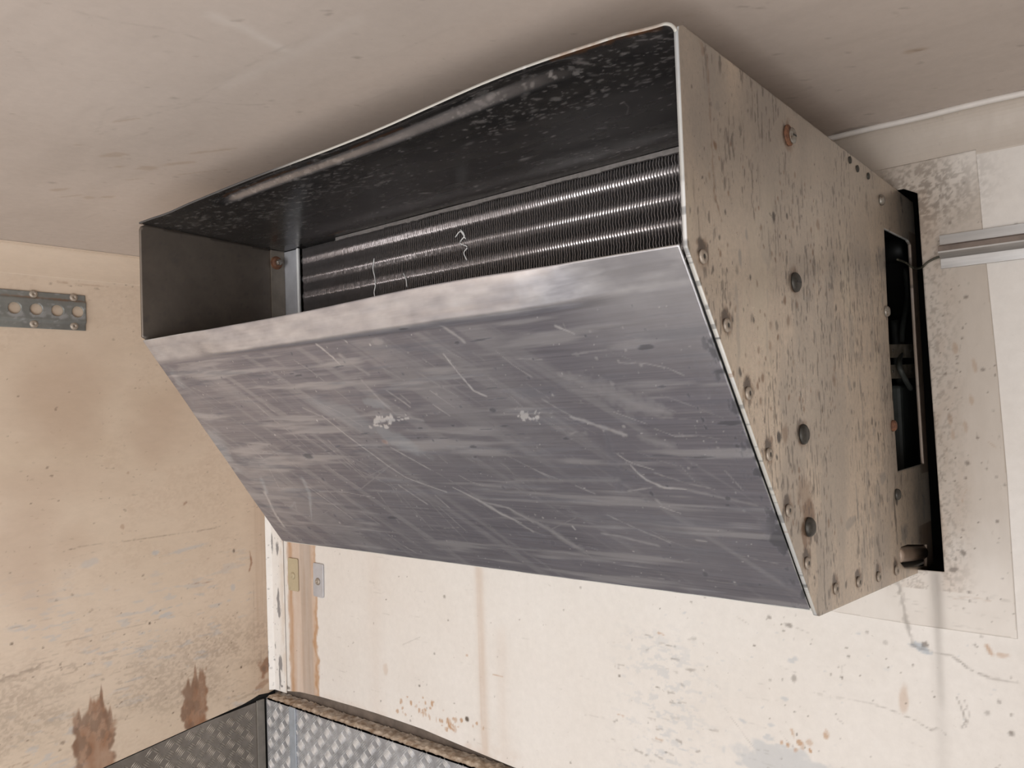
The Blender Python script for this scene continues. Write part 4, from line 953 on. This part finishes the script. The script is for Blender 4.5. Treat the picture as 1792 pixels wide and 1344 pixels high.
# 100 that show largest: nearest the right edge that are still in view (x below about 0.86)
vis = [x for x in xsf if x < .872]; ind = vis[:100]; rest = [x for x in xsf if x not in ind]
protos = []
for s_ in range(9):
    V_, F_ = fin_geo(s_ + 1); o = frompy('fin', V_, F_, M_fin, unit, False); protos.append(o)
for k, x in enumerate(ind):
    if k < 9: o = protos[k]
    else:
        o = protos[(k * 7 + k // 9) % 9].copy(); COL.objects.link(o); o.parent = unit
    o.location = (x, 0, 0)
mb = MB()
for k, x in enumerate(rest):
    bend = 0
    if abs(x - .226) < .003: bend = .0022
    V_, F_ = fin_geo(200 + k, x + random.uniform(-.0003, .0003), bend); mb.add(V_, F_)
q = mb.build('fin_pack', M_fin, unit); q['kind'] = 'stuff'; q['label'] = 'further thin aluminium fins packed along the coil'
for pts_ in ([(655, 452), (653, 470), (656, 485), (657, 500), (655, 512), (658, 526)], [(706, 478), (711, 490), (712, 502)], [(806, 402), (813, 412), (805, 425), (818, 432), (812, 442), (817, 455)], [(797, 415), (806, 405), (815, 418)]):
    mb = MB(); mb.tube(spline([hitU(*p_, 1, YC - .0008) for p_ in pts_], 4), .0011, 6); q = mb.build('bent_fin_edge', M_bright, unit, True)
# near-black sheet behind the coil, its colour standing in for deep shade
mb = MB(); mb.box((.006, YC + .10, -.24), (.994, YC + .104, -.05)); mb.build('coil_dark_backing', M_void, unit)

# inside the right end: brackets, hoses, module
XI = .972
def quad_plate(name, pxs, x, mat, th=.003):
    P = [hitU(*p, 0, x) for p in pxs]; mb = MB(); mb.prism(P, (-th, 0, 0)); return mb.build(name, mat, unit)
quad_plate('bracket', [(1545, 603), (1612, 602), (1612, 626), (1545, 626)], XI, M_brk)
quad_plate('bracket', [(1545, 639), (1612, 637), (1612, 661), (1545, 663)], XI, M_brk)
for px in ((1562, 613), (1593, 613), (1562, 650), (1594, 650)):
    c = hitU(*px, 0, XI); mb = MB(); mb.lathe([(.0022, 0), (.0018, .001), (.0004, .0013)], c + np.array([.0003, 0, 0]), (1, 0, 0), 12); mb.build('screw', M_bolt_dark, unit)
mb = MB(); mb.tube(spline([hitU(1584, 470, 0, .95), hitU(1588, 520, 0, .955), hitU(1580, 570, 0, .96), hitU(1577, 610, 0, .965), hitU(1574, 640, 0, .98), hitU(1583, 662, 0, .984), hitU(1594, 680, 0, .98)]), .004, 10); mb.build('hose', M_hose, unit, True)
mb = MB(); mb.tube(spline([hitU(1566, 560, 0, .93), hitU(1572, 640, 0, .93), hitU(1580, 720, 0, .93), hitU(1590, 790, 0, .93)]), .007, 10); mb.build('hose', M_hose, unit, True)
c = hitU(1583, 435, 0, .955); mb = MB(); mb.lathe([(.022, -.03), (.022, .0), (.018, .004), (.0004, .005)], c, (1, 0, 0), 24); mb.build('fan_motor', M_black, unit, True)
c = hitU(1592, 710, 0, .95); mb = MB(); mb.box(c - np.array([.06, .045, .11]), c + np.array([0, .045, .035])); mb.build('control_box', M_hose, unit, bevel=.006)
# drain pipe stub behind the notch
c1 = S(1578, 972); c2_ = S(1634, 974)
mb = MB(); mb.tube([(.9905, -.0810, -.5615), (.9905, -.0800, -.5615), (.9905, -.068, -.5630), (.9905, -.0679, -.5630), (.9905, .050, -.5780)], [.0105, .0125, .0125, .0115, .0115], 24); q = mb.build('drain_pipe', M_pipe, unit, True)

# wire from the cutout to the rail
wp = []
for (px, x_, on) in [((1570, 454), .992, 0), ((1584, 459), .994, 0), ((1594, 466), 1.002, 0), ((1602, 470), 1.006, 0)]:
    h = hitU(*px, 0, x_); wp.append(UL + rz(UA, h))
for (px, y_) in [((1613, 468), .0), ((1622, 460), -.006), ((1634, 453), -.006), ((1646, 449), -.006)]: wp.append(hit(*px, 1, y_))
mb = MB(); mb.tube(spline(wp, 6), .0016, 10); props(mb.build('wire', M_wire, None, True), 'thin dark wire from the side cutout to the aluminium rail', 'wire')
